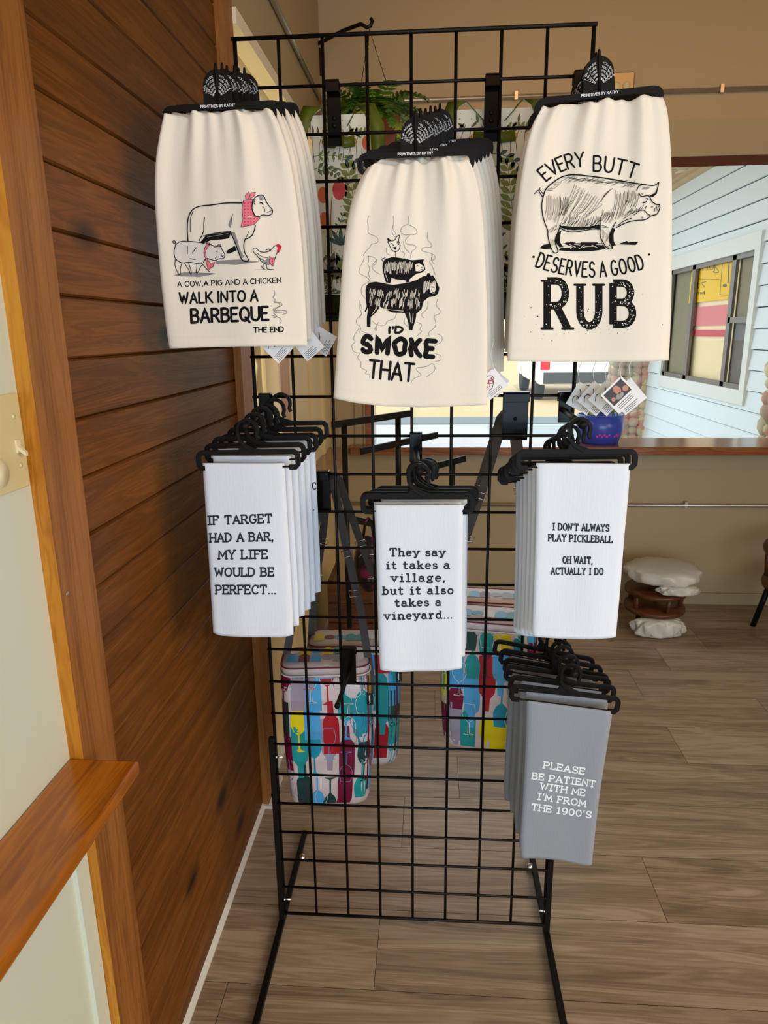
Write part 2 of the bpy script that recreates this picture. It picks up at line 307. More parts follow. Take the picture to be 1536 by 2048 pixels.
# switch plate at the left edge
sp = empty('switch_plate', (-.470, -.56, 1.245), 'ivory light switch plate on the white wall at the left edge', 'switch plate')
m = MB(); m.box((-.4701, -.66, 1.186), (-.4655, -.518, 1.302)); m.build('plate', M['ivory'], sp, bevel=.003)
pc = PX(30, 897, -.4655); pc.y = -.535
m = MB(); m.prism([(-.4655, pc.y - .004, pc.z - .006), (-.4655, pc.y + .004, pc.z - .006), (-.4655, pc.y + .004, pc.z + .010), (-.4655, pc.y - .004, pc.z + .010)], (.002, 0, 0)); m.prism([(-.4636, pc.y - .003, pc.z - .003), (-.4636, pc.y + .003, pc.z - .003), (-.455, pc.y + .0025, pc.z - .010), (-.455, pc.y - .0025, pc.z - .010)], (0, 0, .005)); m.build('toggle', mat('toggle_cream', (226, 216, 176), .35), sp)
for dz in (.030, -.030):
    m = MB(); m.smooth = True; m.lathe([(0, .0018), (.003, .001), (.0034, 0)], (-.4655, pc.y, 1.245 + dz), 10, axis=0); m.build('screw', M['ivory'], sp)
m = MB(); m.smooth = True; m.lathe([(0, .012), (.016, .010), (.019, 0)], (-.4655, -.590, 1.215), 20, axis=0); m.build('dimmer_knob', mat('toggle_cream', (226, 216, 176), .35), sp)
# ---------------------------------------------------------------- outdoors
GZ = -.15
m = MB(); m.box((-40, 2.3, GZ - .1), (60, 10.3, GZ)); structure(m.build('ground', mat('pavement', (173, 176, 172), .8, bump=(12, .2))))
m = MB(); m.box((-40, 10.3, GZ - .1), (60, 11.2, GZ + .02)); structure(m.build('kerb', mat('kerb', (108, 116, 118), .8)))
m = MB(); m.box((-60, 11.2, GZ - .12), (90, 90, GZ - .02)); structure(m.build('road', mat('dusty_road', (183, 157, 115), .9, bump=(3, .2))))
# the neighbouring wing: clapboard wall running away from the shop window
XS = 2.2; Y0, Y1 = 2.32, 6.0; ZE = 2.62; lap = .137
wy0, wy1 = sorted((PX(1340, 600, XS).y, PX(1507, 600, XS).y)); wz0 = PX(1500, 783, XS).z; wz1 = PX(1500, 503, XS).z
def clap(m, ya, yb, za, zb):
    k = 0; z = GZ
    while z < ZE - .01:
        a, b = max(z, za), min(z + lap, zb)
        if b > a + .004:
            m.prism([(XS + .02, ya, a + .007), (XS - .016, ya, a + .007), (XS - .001, ya, b), (XS + .02, ya, b)], (0, yb - ya, 0))
        z += lap
bd = empty('house_wing', (XS, 4, GZ), 'pale clapboard wall of the neighbouring wing seen through the shop window', 'house')
m = MB(); clap(m, Y0, wy0, GZ, ZE); clap(m, wy1, Y1, GZ, ZE); clap(m, wy0, wy1, GZ, wz0); clap(m, wy0, wy1, wz1, ZE)
m.build('clapboards', mat('white_clapboard', (226, 230, 228), .6, bump=(70, .15)), bd)
m = MB(); m.mi = 1; m.box((XS + .004, Y0, GZ), (XS + .0199, wy0 - .03, ZE)); m.box((XS + .004, wy1 + .03, GZ), (XS + .0199, Y1, ZE)); m.box((XS + .004, wy0 - .03, wz1 + .03), (XS + .0199, wy1 + .03, ZE)); m.box((XS + .004, wy0 - .03, GZ), (XS + .0199, wy1 + .03, wz0 - .03)); m.build('lap_shadow_backing', [mat('lap_shadow_grey', (60, 64, 62), .9)] * 2, bd)  # dark grey backing paints the shadow lines under the clapboards
m = MB(); m.box((XS + .25, Y0, GZ), (XS + 3.5, Y1, ZE + .4)); m.box((XS + .02, Y0, GZ), (XS + .25, wy0 - .02, ZE)); m.box((XS + .02, wy1 + .02, GZ), (XS + .25, Y1, ZE)); m.box((XS + .02, wy0 - .02, GZ), (XS + .25, wy1 + .02, wz0 - .02)); m.box((XS + .02, wy0 - .02, wz1 + .02), (XS + .25, wy1 + .02, ZE))
m.build('core', mat('dim_interior', (96, 88, 74), .9), bd)
m = MB(); tw = .05
for a, b in (((wy0 - tw * 1.6, wz0 - .10), (wy1 + tw, wz0)), ((wy0 - tw * 1.6, wz1), (wy1 + tw, wz1 + .11)), ((wy0 - tw * 1.6, wz0), (wy0, wz1)), ((wy1, wz0), (wy1 + tw, wz1))):
    m.box((XS - .03, a[0], a[1]), (XS + .015, b[0], b[1]))
m.build('window_casing', mat('white_trim', (224, 222, 212), .5), bd)
m = MB(); fr_ = mat('bronze_window_frame', (120, 112, 104), .45, .3)
ya = PX(1385, 600, XS).y; yc = PX(1462, 600, XS).y; zm = PX(1470, 640, XS).z
for a, b in (((wy0, wz0), (wy0 + .03, wz1)), ((wy1 - .05, wz0), (wy1, wz1)), ((wy0, wz0), (wy1, wz0 + .035)), ((wy0, wz1 - .035), (wy1, wz1)), ((ya - .035, wz0), (ya + .035, wz1)), ((yc - .045, wz0), (yc + .02, wz1)), ((wy0, zm - .02), (yc, zm + .02))):
    m.box((XS - .010, a[0], a[1]), (XS + .012, b[0], b[1]))
m.build('window_frame', fr_, bd)
m = MB(); m.add([(XS + .0135, wy0, wz0), (XS + .0135, wy1, wz0), (XS + .0135, wy1, wz1), (XS + .0135, wy0, wz1)], [(0, 1, 2, 3)]); m.build('window_pane', gl, bd)
# stone soffit under the eave, stone piers
st = bpy.data.materials.new('river_stone'); st.use_nodes = True; nt = st.node_tree; b = nt.nodes['Principled BSDF']; b.inputs['Roughness'].default_value = .8
tc = nt.nodes.new('ShaderNodeTexCoord'); vo = nt.nodes.new('ShaderNodeTexVoronoi'); vo.inputs['Scale'].default_value = 9; nt.links.new(tc.outputs['Object'], vo.inputs['Vector'])
rp = nt.nodes.new('ShaderNodeValToRGB'); e = rp.color_ramp.elements; e[0].color = lin((216, 150, 130)); e[1].color = lin((222, 204, 160)); q = e.new(.5); q.color = lin((176, 160, 134))
sp_ = nt.nodes.new('ShaderNodeSeparateColor'); nt.links.new(vo.outputs['Color'], sp_.inputs[0]); nt.links.new(sp_.outputs[0], rp.inputs[0]); nt.links.new(rp.outputs[0], b.inputs['Base Color'])
bp = nt.nodes.new('ShaderNodeBump'); bp.inputs['Strength'].default_value = .8; bp.inputs['Distance'].default_value = .03; bp.invert = True; nt.links.new(vo.outputs['Distance'], bp.inputs['Height']); nt.links.new(bp.outputs[0], b.inputs['Normal'])
def stones(name, x0, x1, y0_, y1_, z0, z1, seed, s=.10):
    m = MB(); r_ = random.Random(seed); m.smooth = True; z = z0
    m.box((x0 + .03, y0_ + .03, z0), (x1, y1_, z1))
    while z < z1:
        x = x0
        while x < x1 + .01: m.sphere((x, y0_ + .03 + r_.uniform(-.01, .01), z), s * r_.uniform(.5, .75), 8, 5, (1, .6, r_.uniform(.7, 1))); x += s * .95
        yy = y0_
        while yy < y1_: m.sphere((x0 + .03, yy, z), s * r_.uniform(.5, .75), 8, 5, (.6, 1, r_.uniform(.7, 1))); yy += s * .95
        z += s * .85
    return m
m = stones('p', 1.90, 2.2, 5.9, 6.3, GZ, 2.45, 5); m.build('stone_pier', st, bd)
m = MB(); m.box((1.0, Y0, ZE), (XS + .2, Y1 + .3, ZE + .12)); m.build('soffit', st, bd)
m = MB(); m.box((XS - .05, Y0, ZE - .05), (XS + .0, Y1, ZE)); m.box((XS - .10, Y0, ZE - .02), (XS - .05, Y1, ZE)); m.build('eave_moulding', mat('tan_moulding', (196, 170, 130), .6), bd)
p = PY(1530, 800, 2.42); m = stones('q', p.x + .07, p.x + .37, 2.42, 2.6, GZ, PY(1530, 735, 2.42).z, 9, .09)
meta(m.build('stone_pier', st, origin=(p.x, 2.42, GZ)), 'stone pier at the right edge outside the shop window', 'pier')
# reflections built as panels behind the wing's glass: yellow banner, pink and cream wall
XB = XS + .028
yb0, yb1 = sorted((PX(1384, 560, XB).y, PX(1457, 560, XB).y)); zb0 = PX(1420, 602, XB).z; zb1 = PX(1420, 515, XB).z
bn = empty('banner', (XB, yb0, zb0), 'yellow banner with mirrored black script built as a reflection in the wing window', 'banner')
m = MB(); m.box((XB, yb0 - .03, zb0), (XB + .006, yb1 + .03, wz1 - .01)); m.build('sheet', mat('yellow_vinyl', (255, 196, 0), .7, spec=.1), bn)
m = MB(); m.box((XB + .02, wy0, wz0), (XB + .03, wy1, wz1)); m.build('reflected_backdrop', mat('cream_panel', (255, 226, 176), .7), bd)
m = MB(); zz = PX(1420, 625, XB).z; z2 = PX(1420, 665, XB).z
m.box((XB + .008, yb0 - .02, zz - .10), (XB + .018, yb1 + .02, zz + .05)); m.mi = 1; m.box((XB + .007, yb0 - .02, z2 - .03), (XB + .017, yb1 - .08, z2 + .02)); m.build('reflected_pink_band', [mat('pink_panel', (236, 120, 112), .7), mat('red_panel', (214, 44, 48), .7)], bd)
m = MB(); m.box((XB + .004, wy0 + .02, wz0 + .02), (XB + .012, yc - .02, zm - .01)); m.mi = 1; m.box((XB + .004, wy0 + .02, zm + .01), (XB + .012, yc - .02, wz1 - .02)); m.mi = 2; m.box((XB + .004, ya + .03, wz0 + .02), (XB + .012, wy1 - .03, wz1 - .02)); m.build('curtain', [mat('grey_curtain', (112, 104, 98), .9), mat('olive_curtain', (140, 122, 84), .9), mat('tan_curtain', (150, 138, 112), .9)], bd)
BANNER = (XB, yb0, yb1, zb0, zb1)
# parked car far across the road
cx = PY(1150, 770, 15.0)
cr = empty('car', (cx.x, 15, GZ), 'white car parked across the road outside the window', 'car')
m = MB(); L_ = [(-.95, .35), (-.95, .75), (-.80, .95), (-.55, 1.45), (.55, 1.45), (.80, .95), (.95, .75), (.95, .35)]
m.prism([(cx.x + a, 14.2, GZ + h) for a, h in L_], (0, 4.0, 0)); m.build('body', mat('white_car_paint', (236, 240, 240), .25), cr, bevel=.06)
m = MB(); m.box((cx.x - .65, 14.18, GZ + .98), (cx.x + .65, 14.21, GZ + 1.36)); m.build('rear_window', mat('dark_glass', (30, 34, 36), .15), cr)
m = MB(); m.box((cx.x - .85, 14.15, GZ + .38), (cx.x + .85, 14.21, GZ + .62)); m.build('bumper', mat('dark_bumper', (50, 52, 54), .5), cr)
for s in (-1, 1):
    m = MB(); m.box((cx.x + s * .82 - .10, 14.17, GZ + .68), (cx.x + s * .82 + .10, 14.21, GZ + .90)); m.build('tail_light', mat('red_lens', (220, 30, 30), .3), cr)
    for yy in (14.9, 17.4):
        m = MB(); m.smooth = True; m.lathe([(.2, -.1), (.33, -.1), (.35, -.06), (.35, .06), (.33, .1), (.2, .1)], (cx.x + s * .85, yy, GZ + .33), 20, axis=0); m.build('wheel', mat('tyre', (26, 26, 26), .8), cr)
# low far wall across the road: a pink building and a cream one
for i, (x0, x1, yy, h, col, lb) in enumerate(((-6, 8, 42, 3.2, (250, 228, 176), 'cream building far across the road'), (9, 20, 40, 3.6, (236, 208, 170), 'tan building far across the road behind the white car'))):
    hb = empty('building', (x0, yy, GZ), lb, 'building')
    m = MB(); m.box((x0, yy, GZ), (x1, yy + 6, GZ + h)); m.build('wall', mat('render_%s' % ('cream', 'tan')[i], col, .8), hb)
    m = MB(); m.box((x0 - .3, yy - .4, GZ + h), (x1 + .3, yy + 6.3, GZ + h + .25)); m.build('roof', mat('roof_grey', (150, 140, 128), .8), hb)
    for k in range(3):
        m = MB(); x = x0 + 1.5 + k * 3.2; m.box((x, yy - .05, GZ + 1), (x + 1.3, yy + .02, GZ + 2.2)); m.build('window', mat('dark_glass', (30, 34, 36), .15), hb)
# ================================================================ lettering and line art
def arc(cx, cy, rx, ry, a0, a1, n=9):
    return [(cx + rx * math.cos(math.radians(a0 + (a1 - a0) * i / n)), cy + ry * math.sin(math.radians(a0 + (a1 - a0) * i / n))) for i in range(n + 1)]
G = {
 'A': (.8, [[(0, 0), (.4, 1), (.8, 0)], [(.14, .34), (.66, .34)]]),
 'B': (.7, [[(0, 0), (0, 1)], [(0, 1), (.33, 1)] + arc(.33, .765, .29, .235, 90, -90) + [(0, .53)], [(.3, .53)] + arc(.36, .265, .33, .265, 90, -90) + [(0, 0)]]),
 'C': (.76, [arc(.42, .5, .42, .5, 48, 312, 14)]),
 'D': (.74, [[(0, 0), (0, 1)], [(0, 1), (.24, 1)] + arc(.24, .5, .5, .5, 90, -90, 12) + [(0, 0)]]),
 'E': (.62, [[(0, 0), (0, 1)], [(0, 1), (.6, 1)], [(0, .52), (.48, .52)], [(0, 0), (.62, 0)]]),
 'F': (.6, [[(0, 0), (0, 1)], [(0, 1), (.6, 1)], [(0, .52), (.46, .52)]]),
 'G': (.82, [arc(.42, .5, .42, .5, 50, 318, 14) + [(.80, .44), (.5, .44)]]),
 'H': (.74, [[(0, 0), (0, 1)], [(.74, 0), (.74, 1)], [(0, .52), (.74, .52)]]),
 'I': (.12, [[(.06, 0), (.06, 1)]]),
 'K': (.72, [[(0, 0), (0, 1)], [(.68, 1), (0, .42)], [(.2, .6), (.72, 0)]]),
 'L': (.58, [[(0, 0), (0, 1)], [(0, 0), (.58, 0)]]),
 'M': (.92, [[(0, 0), (.06, 1), (.46, .25), (.86, 1), (.92, 0)]]),
 'N': (.74, [[(0, 0), (0, 1), (.74, 0), (.74, 1)]]),
 'O': (.84, [arc(.42, .5, .42, .5, 90, 450, 18)]),
 'P': (.66, [[(0, 0), (0, 1)], [(0, 1), (.33, 1)] + arc(.33, .73, .33, .27, 90, -90) + [(0, .46)]]),
 'Q': (.86, [arc(.42, .5, .42, .5, 90, 450, 18), [(.5, .25), (.88, -.12)]]),
 'R': (.72, [[(0, 0), (0, 1)], [(0, 1), (.33, 1)] + arc(.33, .74, .31, .26, 90, -90) + [(0, .48)], [(.32, .48), (.72, 0)]]),
 'S': (.7, [arc(.36, .74, .31, .26, 25, 270, 9) + arc(.35, .24, .35, .25, 85, -155, 9)]),
 'T': (.76, [[(.38, 0), (.38, 1)], [(0, 1), (.76, 1)]]),
 'U': (.74, [[(0, 1), (0, .40)] + arc(.37, .35, .37, .35, 180, 360, 9) + [(.74, .40), (.74, 1)]]),
 'V': (.76, [[(0, 1), (.38, 0), (.76, 1)]]),
 'W': (1.0, [[(0, 1), (.24, 0), (.5, .8), (.76, 0), (1, 1)]]),
 'Y': (.74, [[(0, 1), (.37, .46), (.74, 1)], [(.37, .46), (.37, 0)]]),
 '0': (.7, [arc(.35, .5, .35, .5, 90, 450, 16)]), '1': (.4, [[(0, .8), (.22, 1), (.22, 0)], [(0, 0), (.42, 0)]]),
 '9': (.68, [arc(.34, .68, .34, .32, -10, 350, 14), arc(.3, .55, .38, .55, 10, -110, 7)]),
 '5': (.64, [[(.58, 1), (.08, 1), (.04, .55)] + arc(.3, .3, .34, .3, 110, -150, 9)]), '7': (.6, [[(0, 1), (.6, 1), (.2, 0)]]),
 '.': (.1, [[(.05, .0), (.06, .02)]]), ',': (.12, [[(.08, .04), (.02, -.16)]]), "'": (.1, [[(.06, 1), (.03, .76)]]), '-': (.3, [[(0, .5), (.3, .5)]]),
 'a': (.62, [arc(.27, .46, .22, .2, 150, 0, 6) + [(.49, .06), (.62, .02)], arc(.25, .2, .25, .2, 70, 400, 10)]),
 'b': (.62, [[(0, 1), (.08, 1), (.08, 0)], arc(.34, .33, .27, .33, 170, -170, 12)]),
 'd': (.66, [[(.44, 1), (.54, 1), (.54, 0), (.66, 0)], arc(.28, .33, .27, .33, 10, 350, 12)]),
 'e': (.58, [[(.02, .36), (.56, .36)] + arc(.29, .33, .28, .33, 10, 310, 11)]),
 'g': (.62, [arc(.26, .44, .22, .21, 0, 360, 12), [(.44, .58), (.6, .66)], arc(.26, -.06, .28, .14, 60, 410, 12), [(.14, .25), (.12, .14), (.40, .07)]]),
 'h': (.68, [[(0, 1), (.1, 1), (.1, 0)], arc(.34, .4, .24, .25, 180, 0, 7) + [(.58, 0)]]),
 'i': (.36, [[(.04, .64), (.2, .64), (.2, 0)], [(.02, 0), (.38, 0)], [(.2, .9), (.205, .93)]]),
 'k': (.68, [[(0, 1), (.1, 1), (.1, 0)], [(.56, .64), (.1, .26)], [(.26, .4), (.62, 0)]]),
 'l': (.4, [[(.04, 1), (.2, 1), (.2, 0)], [(0, 0), (.4, 0)]]),
 'n': (.68, [[(0, .64), (.1, .64), (.1, 0)], arc(.34, .4, .24, .25, 180, 0, 7) + [(.58, 0)]]),
 'o': (.6, [arc(.3, .33, .29, .33, 90, 450, 14)]), 'r': (.52, [[(.02, .64), (.14, .64), (.14, 0)], arc(.36, .38, .22, .27, 180, 60, 5)]),
 's': (.5, [arc(.25, .49, .2, .16, 20, 270, 7) + arc(.25, .17, .23, .17, 85, -160, 7)]),
 't': (.5, [[(.18, .92), (.18, .18)] + arc(.34, .16, .16, .16, 180, 320, 5), [(0, .64), (.44, .64)]]),
 'u': (.68, [[(0, .64), (.1, .64), (.1, .24)] + arc(.32, .23, .22, .23, 180, 330, 6), [(.46, .64), (.56, .64), (.56, 0), (.68, 0)]]),
 'v': (.64, [[(.04, .64), (.32, 0), (.6, .64)]]),
 'y': (.64, [[(.04, .64), (.33, .04)], [(.6, .64), (.3, -.14), (.16, -.24), (.08, -.18)]]),
}
def strokes(s, serif=0.0, gap=.26, mono=0.0):
    """polylines of a line of text, cap height 1, with the total width"""
    out = []; x = 0.0
    for ch in s:
        if ch == ' ': x += (.58 if serif else .42); continue
        w, st = G[ch]; cell = max(w, .42 if serif and ch.isalpha() else 0); o = x + (cell - w) / 2; st = [list(q) for q in st]
        if serif and ch in 'ABDEFHIKLMNPRTUVWY' + 'hknrvybdpT':
            ex = []
            for q in st:
                for e, f in ((q[0], q[1]), (q[-1], q[-2])):
                    if abs(e[1] - f[1]) > .9 * abs(e[0] - f[0]) and (abs(e[1]) < .02 or (abs(e[1] - 1) < .02 and ch.isupper()) or (ch in 'vy' and abs(e[1] - .64) < .02)):
                        sf = serif * (1.9 if ch == 'I' else 1); ex.append([(e[0] - sf, e[1]), (e[0] + sf, e[1])])
                    elif abs(e[1] - f[1]) < .01 and ch in 'EFLT' and e[0] not in (0,) and (e[1] in (0, 1)):
                        ex.append([e, (e[0], e[1] + (.2 if e[1] == 0 else -.2))])
                    elif ch == 'T' and e[0] == 0 and e[1] == 1: ex.append([e, (0, .8)])
            st += ex
        if serif and ch in 'CGS': st.append([(st[0][0][0] + .02, .98), (st[0][0][0] + .02, .72)])
        for q in st: out.append([(o + p[0], p[1]) for p in q])
        x += cell + gap
    return out, x - gap
class Art:
    """flat artwork collected in 2D (photo pixels or metres) and later laid on a surface"""
    def __init__(s, unit=1.0): s.v = []; s.f = []; s.m = []; s.lay = []; s.u = unit
    def quad(s, pts, m, lay):
        b = len(s.v); s.v += pts; s.lay += [lay] * len(pts); s.f.append(list(range(b, b + len(pts)))); s.m.append(m)
    def stroke(s, pts, w, m=0, lay=0, caps=True, step=None, w2=None):
        u = s.u; step = step or 7 * u; P = [pts[0]]
        for a, b in zip(pts, pts[1:]):
            d = math.hypot(b[0] - a[0], b[1] - a[1]); k = max(1, int(d / step + .5))
            for i in range(1, k + 1): P.append((a[0] + (b[0] - a[0]) * i / k, a[1] + (b[1] - a[1]) * i / k))
        P = [p for i, p in enumerate(P) if i == 0 or math.hypot(p[0] - P[i - 1][0], p[1] - P[i - 1][1]) > 1e-6 * u]
        n = len(P)
        if n < 2: return
        L = []; R = []
        for i, p in enumerate(P):
            a = P[max(i - 1, 0)]; b = P[min(i + 1, n - 1)]; dx, dy = b[0] - a[0], b[1] - a[1]; l = math.hypot(dx, dy) or 1
            nx, ny = -dy / l, dx / l
            t = 1.0
            if 0 < i < n - 1:
                e = math.hypot(p[0] - a[0], p[1] - a[1]); c = ((p[0] - a[0]) * -ny * -1 * 0 + ((p[0] - a[0]) * dx + (p[1] - a[1]) * dy) / l / (e or 1)); t = min(1.6, 1 / max(.45, c))
            h = (w if w2 is None else w + (w2 - w) * i / (n - 1)) * .5 * t
            L.append((p[0] + nx * h, p[1] + ny * h)); R.append((p[0] - nx * h, p[1] - ny * h))
        b = len(s.v); s.v += L + R; s.lay += [lay] * (2 * n)
        for i in range(n - 1): s.f.append([b + i, b + i + 1, b + n + i + 1, b + n + i]); s.m.append(m)
        if caps:
            for p in (P[0], P[-1]): s.disc(p, w * .5, m, lay, 8)
    def disc(s, c, r, m=0, lay=0, n=10, sy=1.0):
        s.quad([(c[0] + r * math.cos(2 * math.pi * k / n), c[1] + r * sy * math.sin(2 * math.pi * k / n)) for k in range(n)], m, lay)
    def fill(s, poly, m=0, lay=0, band=None, cell=None, clip=None):
        """scan-filled polygon (so it can bend with the cloth)"""
        u = s.u; band = band or 1.6 * u; cell = cell or 14 * u
        ys = [p[1] for p in poly]; y = min(ys); n = len(poly)
        def xs(yy): return sorted(a[0] + (yy - a[1]) * (b[0] - a[0]) / (b[1] - a[1]) for a, b in ((poly[i], poly[(i + 1) % n]) for i in range(n)) if (a[1] <= yy) != (b[1] <= yy))
        while y < max(ys):
            y2 = min(y + band, max(ys)); e = (y2 - y) * .02; A, B = xs(y + e), xs(y2 - e)
            if len(A) != len(B): A = B = xs((y + y2) / 2)
            for i in range(0, len(A) - 1, 2):
                k = max(1, int((A[i + 1] - A[i]) / cell))
                for j in range(k):
                    f, g = j / k, (j + 1) / k
                    s.quad([(A[i] + (A[i + 1] - A[i]) * f, y), (A[i] + (A[i + 1] - A[i]) * g, y), (B[i] + (B[i + 1] - B[i]) * g, y2), (B[i] + (B[i + 1] - B[i]) * f, y2)], m, lay)
            y = y2
    def text(s, t, p0, p1, h, w, m=0, lay=0, serif=0.0, gap=.26, sag=0.0, wav=0.0, slant=0.0, flip=1):
        """text on the baseline p0-p1 (y grows downward when flip=1), cap height h, sag bends the baseline"""
        h -= w; st, W = strokes(t, serif, gap); dx, dy = p1[0] - p0[0], p1[1] - p0[1]; l = math.hypot(dx, dy); ex = (dx / l, dy / l)
        for q in st:
            if len(q) == 2 and abs(q[1][1] - q[0][1]) > .5: q = [(q[0][0] + (q[1][0] - q[0][0]) * i / 5, q[0][1] + (q[1][1] - q[0][1]) * i / 5) for i in range(6)]
            P = []
            for x, y in q:
                f = x / W; b = 4 * sag * f * (1 - f); sl = 4 * sag * (1 - 2 * f) / l
                vx, vy = ex[0] - ex[1] * sl * flip, ex[1] + ex[0] * sl * flip; n = math.hypot(vx, vy); vx /= n; vy /= n
                up = (vy * flip, -vx * flip); a = f * l + wav * h * math.sin(y * 9 + x * 2) + slant * y * h
                bx = p0[0] + ex[0] * a - ex[1] * b * flip; by = p0[1] + ex[1] * a + ex[0] * b * flip
                P.append((bx + up[0] * (y * h + w / 2), by + up[1] * (y * h + w / 2)))
            s.stroke(P, w, m, lay)
    def build(s, name, mats, fn, parent):
        """fn maps an (n,2) array and layer array to 3D"""
        if not s.v: return None
        P = fn(np.array(s.v, float), np.array(s.lay, float)); o = ORG[parent.name]; P = P - np.array(o)
        me = bpy.data.meshes.new(name); me.from_pydata(P.tolist(), [], s.f)
        for q in (mats if isinstance(mats, (list, tuple)) else [mats]): me.materials.append(q)
        me.polygons.foreach_set('material_index', s.m); me.update()
        ob = bpy.data.objects.new(name, me); COL.objects.link(ob); ob.parent = parent; ORG[ob.name] = o; return ob
def T(sc, ox, oy): return lambda *p: [(ox + a / sc, oy + b / sc) for a, b in p]
def smooth(P, closed=False, n=2):
    for _ in range(n):
        Q = []; K = len(P)
        for i in range(K if closed else K - 1):
            a, b = P[i], P[(i + 1) % K]; Q += [(a[0] * .75 + b[0] * .25, a[1] * .75 + b[1] * .25), (a[0] * .25 + b[0] * .75, a[1] * .25 + b[1] * .75)]
        P = Q if closed else [P[0]] + Q + [P[-1]]
    return P
# --- cow, pig and chicken walking ---------------------------------------------------------------
def art_barbecue():
    a = Art(); t = T(3.84, 290, 360); K, GR, LG, PK, RD, WH = range(6)
    a.fill(t((545, 622), (640, 612), (745, 610), (885, 628), (700, 652), (548, 648)), GR); a.fill(t((210, 735), (300, 708), (570, 716), (420, 745)), GR); a.stroke(t((850, 690), (990, 688)), .8, GR)
    a.fill(t((425, 480), (470, 425), (560, 412), (662, 396), (648, 448), (560, 462), (520, 458), (450, 488)), K, 1); a.stroke(t((480, 440), (640, 412)), 1.0, GR, 2); a.stroke(t((470, 425), (560, 405), (660, 395)), 2.2, GR, 2)
    a.fill(t((628, 545), (650, 530), (690, 505), (708, 540), (650, 566), (626, 566)), K, 1)
    a.fill(t((655, 395), (690, 400), (738, 550), (762, 590), (738, 600), (712, 540), (690, 470)), GR, 0)
    for p, w in ((((332, 465), (326, 380), (332, 290), (362, 228), (420, 200), (520, 193), (620, 176), (745, 178)), 1.6), (((350, 400), (348, 300), (372, 240)), .9),
              (((460, 290), (452, 350), (456, 395), (418, 468)), 1.2), (((655, 395), (690, 470), (715, 540), (738, 604), (762, 628), (802, 626), (788, 592), (766, 560), (758, 500), (772, 452)), 1.4),
              (((850, 350), (838, 400), (820, 436), (778, 455)), 1.4), (((800, 395), (780, 440)), .8), (((450, 430), (560, 408), (655, 393)), 1.0),
              (((850, 132), (888, 112), (915, 122), (932, 168), (958, 205), (984, 232), (978, 262), (946, 276), (905, 266), (872, 286), (838, 270), (822, 220), (830, 165), (850, 132)), 1.3),
              (((884, 178), (900, 175), (908, 190)), 1.4), (((905, 205), (925, 225), (920, 245)), .8), (((850, 150), (835, 175), (850, 190)), 1.0), (((940, 250), (965, 242), (975, 232)), .8)):
        a.stroke(t(*smooth(list(p))), w * 1.4, K, 3)
    a.fill(t((640, 350), (655, 300), (676, 262), (668, 320), (660, 372)), GR, 1); a.stroke(t((676, 262), (664, 320), (660, 370)), .9, K, 3); a.fill(t((872, 118), (905, 112), (912, 150), (885, 160)), GR, 2)
    def kerchief(p, pts):
        a.fill(t(*pts), PK, 2); xs = [q[0] for q in pts]; ys = [q[1] for q in pts]
        def inside(x, y):
            c = False
            for i in range(len(pts)):
                (x1, y1), (x2, y2) = pts[i - 1], pts[i]
                if (y1 > y) != (y2 > y) and x < (x2 - x1) * (y - y1) / (y2 - y1) + x1: c = not c
            return c
        y = min(ys) + 6
        while y < max(ys):
            x = min(xs) + 6
            while x < max(xs):
                if inside(x - 4, y) and inside(x + 4, y): a.fill(t((x - 4, y - 4), (x + 4, y - 4), (x + 4, y + 4), (x - 4, y + 4)), RD, 3, band=4)
                x += p
            y += p
        a.stroke(t(*pts, pts[0]), .8, K, 4)
    kerchief(24, [(758, 158), (832, 148), (822, 190), (830, 235), (852, 280), (886, 294), (842, 343), (738, 364), (755, 300), (748, 220)])
    kerchief(22, [(480, 488), (496, 502), (468, 545), (474, 600), (505, 640), (540, 632), (525, 668), (488, 692), (470, 620), (455, 560), (462, 520)])
    kerchief(17, [(958, 585), (975, 600), (1002, 598), (986, 665), (962, 640)])
    for p in ([(772, 122), (800, 92), (806, 110), (800, 142), (778, 150)], [(800, 140), (820, 100), (852, 94), (846, 120), (815, 142)], [(470, 460), (488, 490), (505, 475), (495, 492), (478, 492)]): a.fill(t(*p), PK, 3); a.stroke(t(*p, p[0]), .8, K, 4)
    pig = [(236, 500), (270, 470), (350, 470), (430, 482), (470, 492), (520, 500), (540, 520), (575, 490), (586, 520), (600, 548), (618, 575), (606, 605), (570, 604), (540, 622), (505, 610), (470, 600), (440, 648), (400, 640), (335, 630), (285, 640), (235, 610), (222, 560)]
    a.fill(t(*pig), LG, 0); a.stroke(t(*smooth(pig + pig[:1], False, 1)), 1.6, K, 1)
    for p in (((236, 500), (240, 470), (214, 466), (220, 490), (238, 480)), ((235, 610), (230, 660), (250, 705), (265, 732), (277, 722), (270, 690), (285, 640)), ((305, 640), (345, 700), (350, 728), (362, 715), (338, 640)), ((398, 640), (400, 680), (390, 715), (412, 710), (428, 665), (448, 650)), ((450, 655), (482, 692), (500, 706)), ((328, 510), (328, 570)), ((395, 520), (365, 560)), ((345, 605), (390, 610)), ((545, 545), (556, 552)), ((585, 565), (590, 590), (605, 580)), ((550, 590), (540, 605)), ((545, 505), (560, 512), (588, 512))): a.stroke(t(*smooth(list(p))), 1.45, K, 2)
    hen = [(835, 525), (856, 520), (880, 552), (930, 556), (960, 545), (985, 518), (1008, 500), (1030, 520), (1036, 548), (1012, 562), (1002, 600), (980, 642), (940, 652), (900, 632), (870, 590), (842, 562), (830, 545)]
    a.stroke(t(*smooth(hen + hen[:1], False, 1)), 1.5, K, 2); a.fill(t((900, 632), (940, 605), (990, 610), (980, 642), (940, 652)), GR, 0)
    a.fill(t((1006, 500), (1024, 490), (1052, 508), (1038, 550), (1014, 556), (1020, 520)), RD, 3)
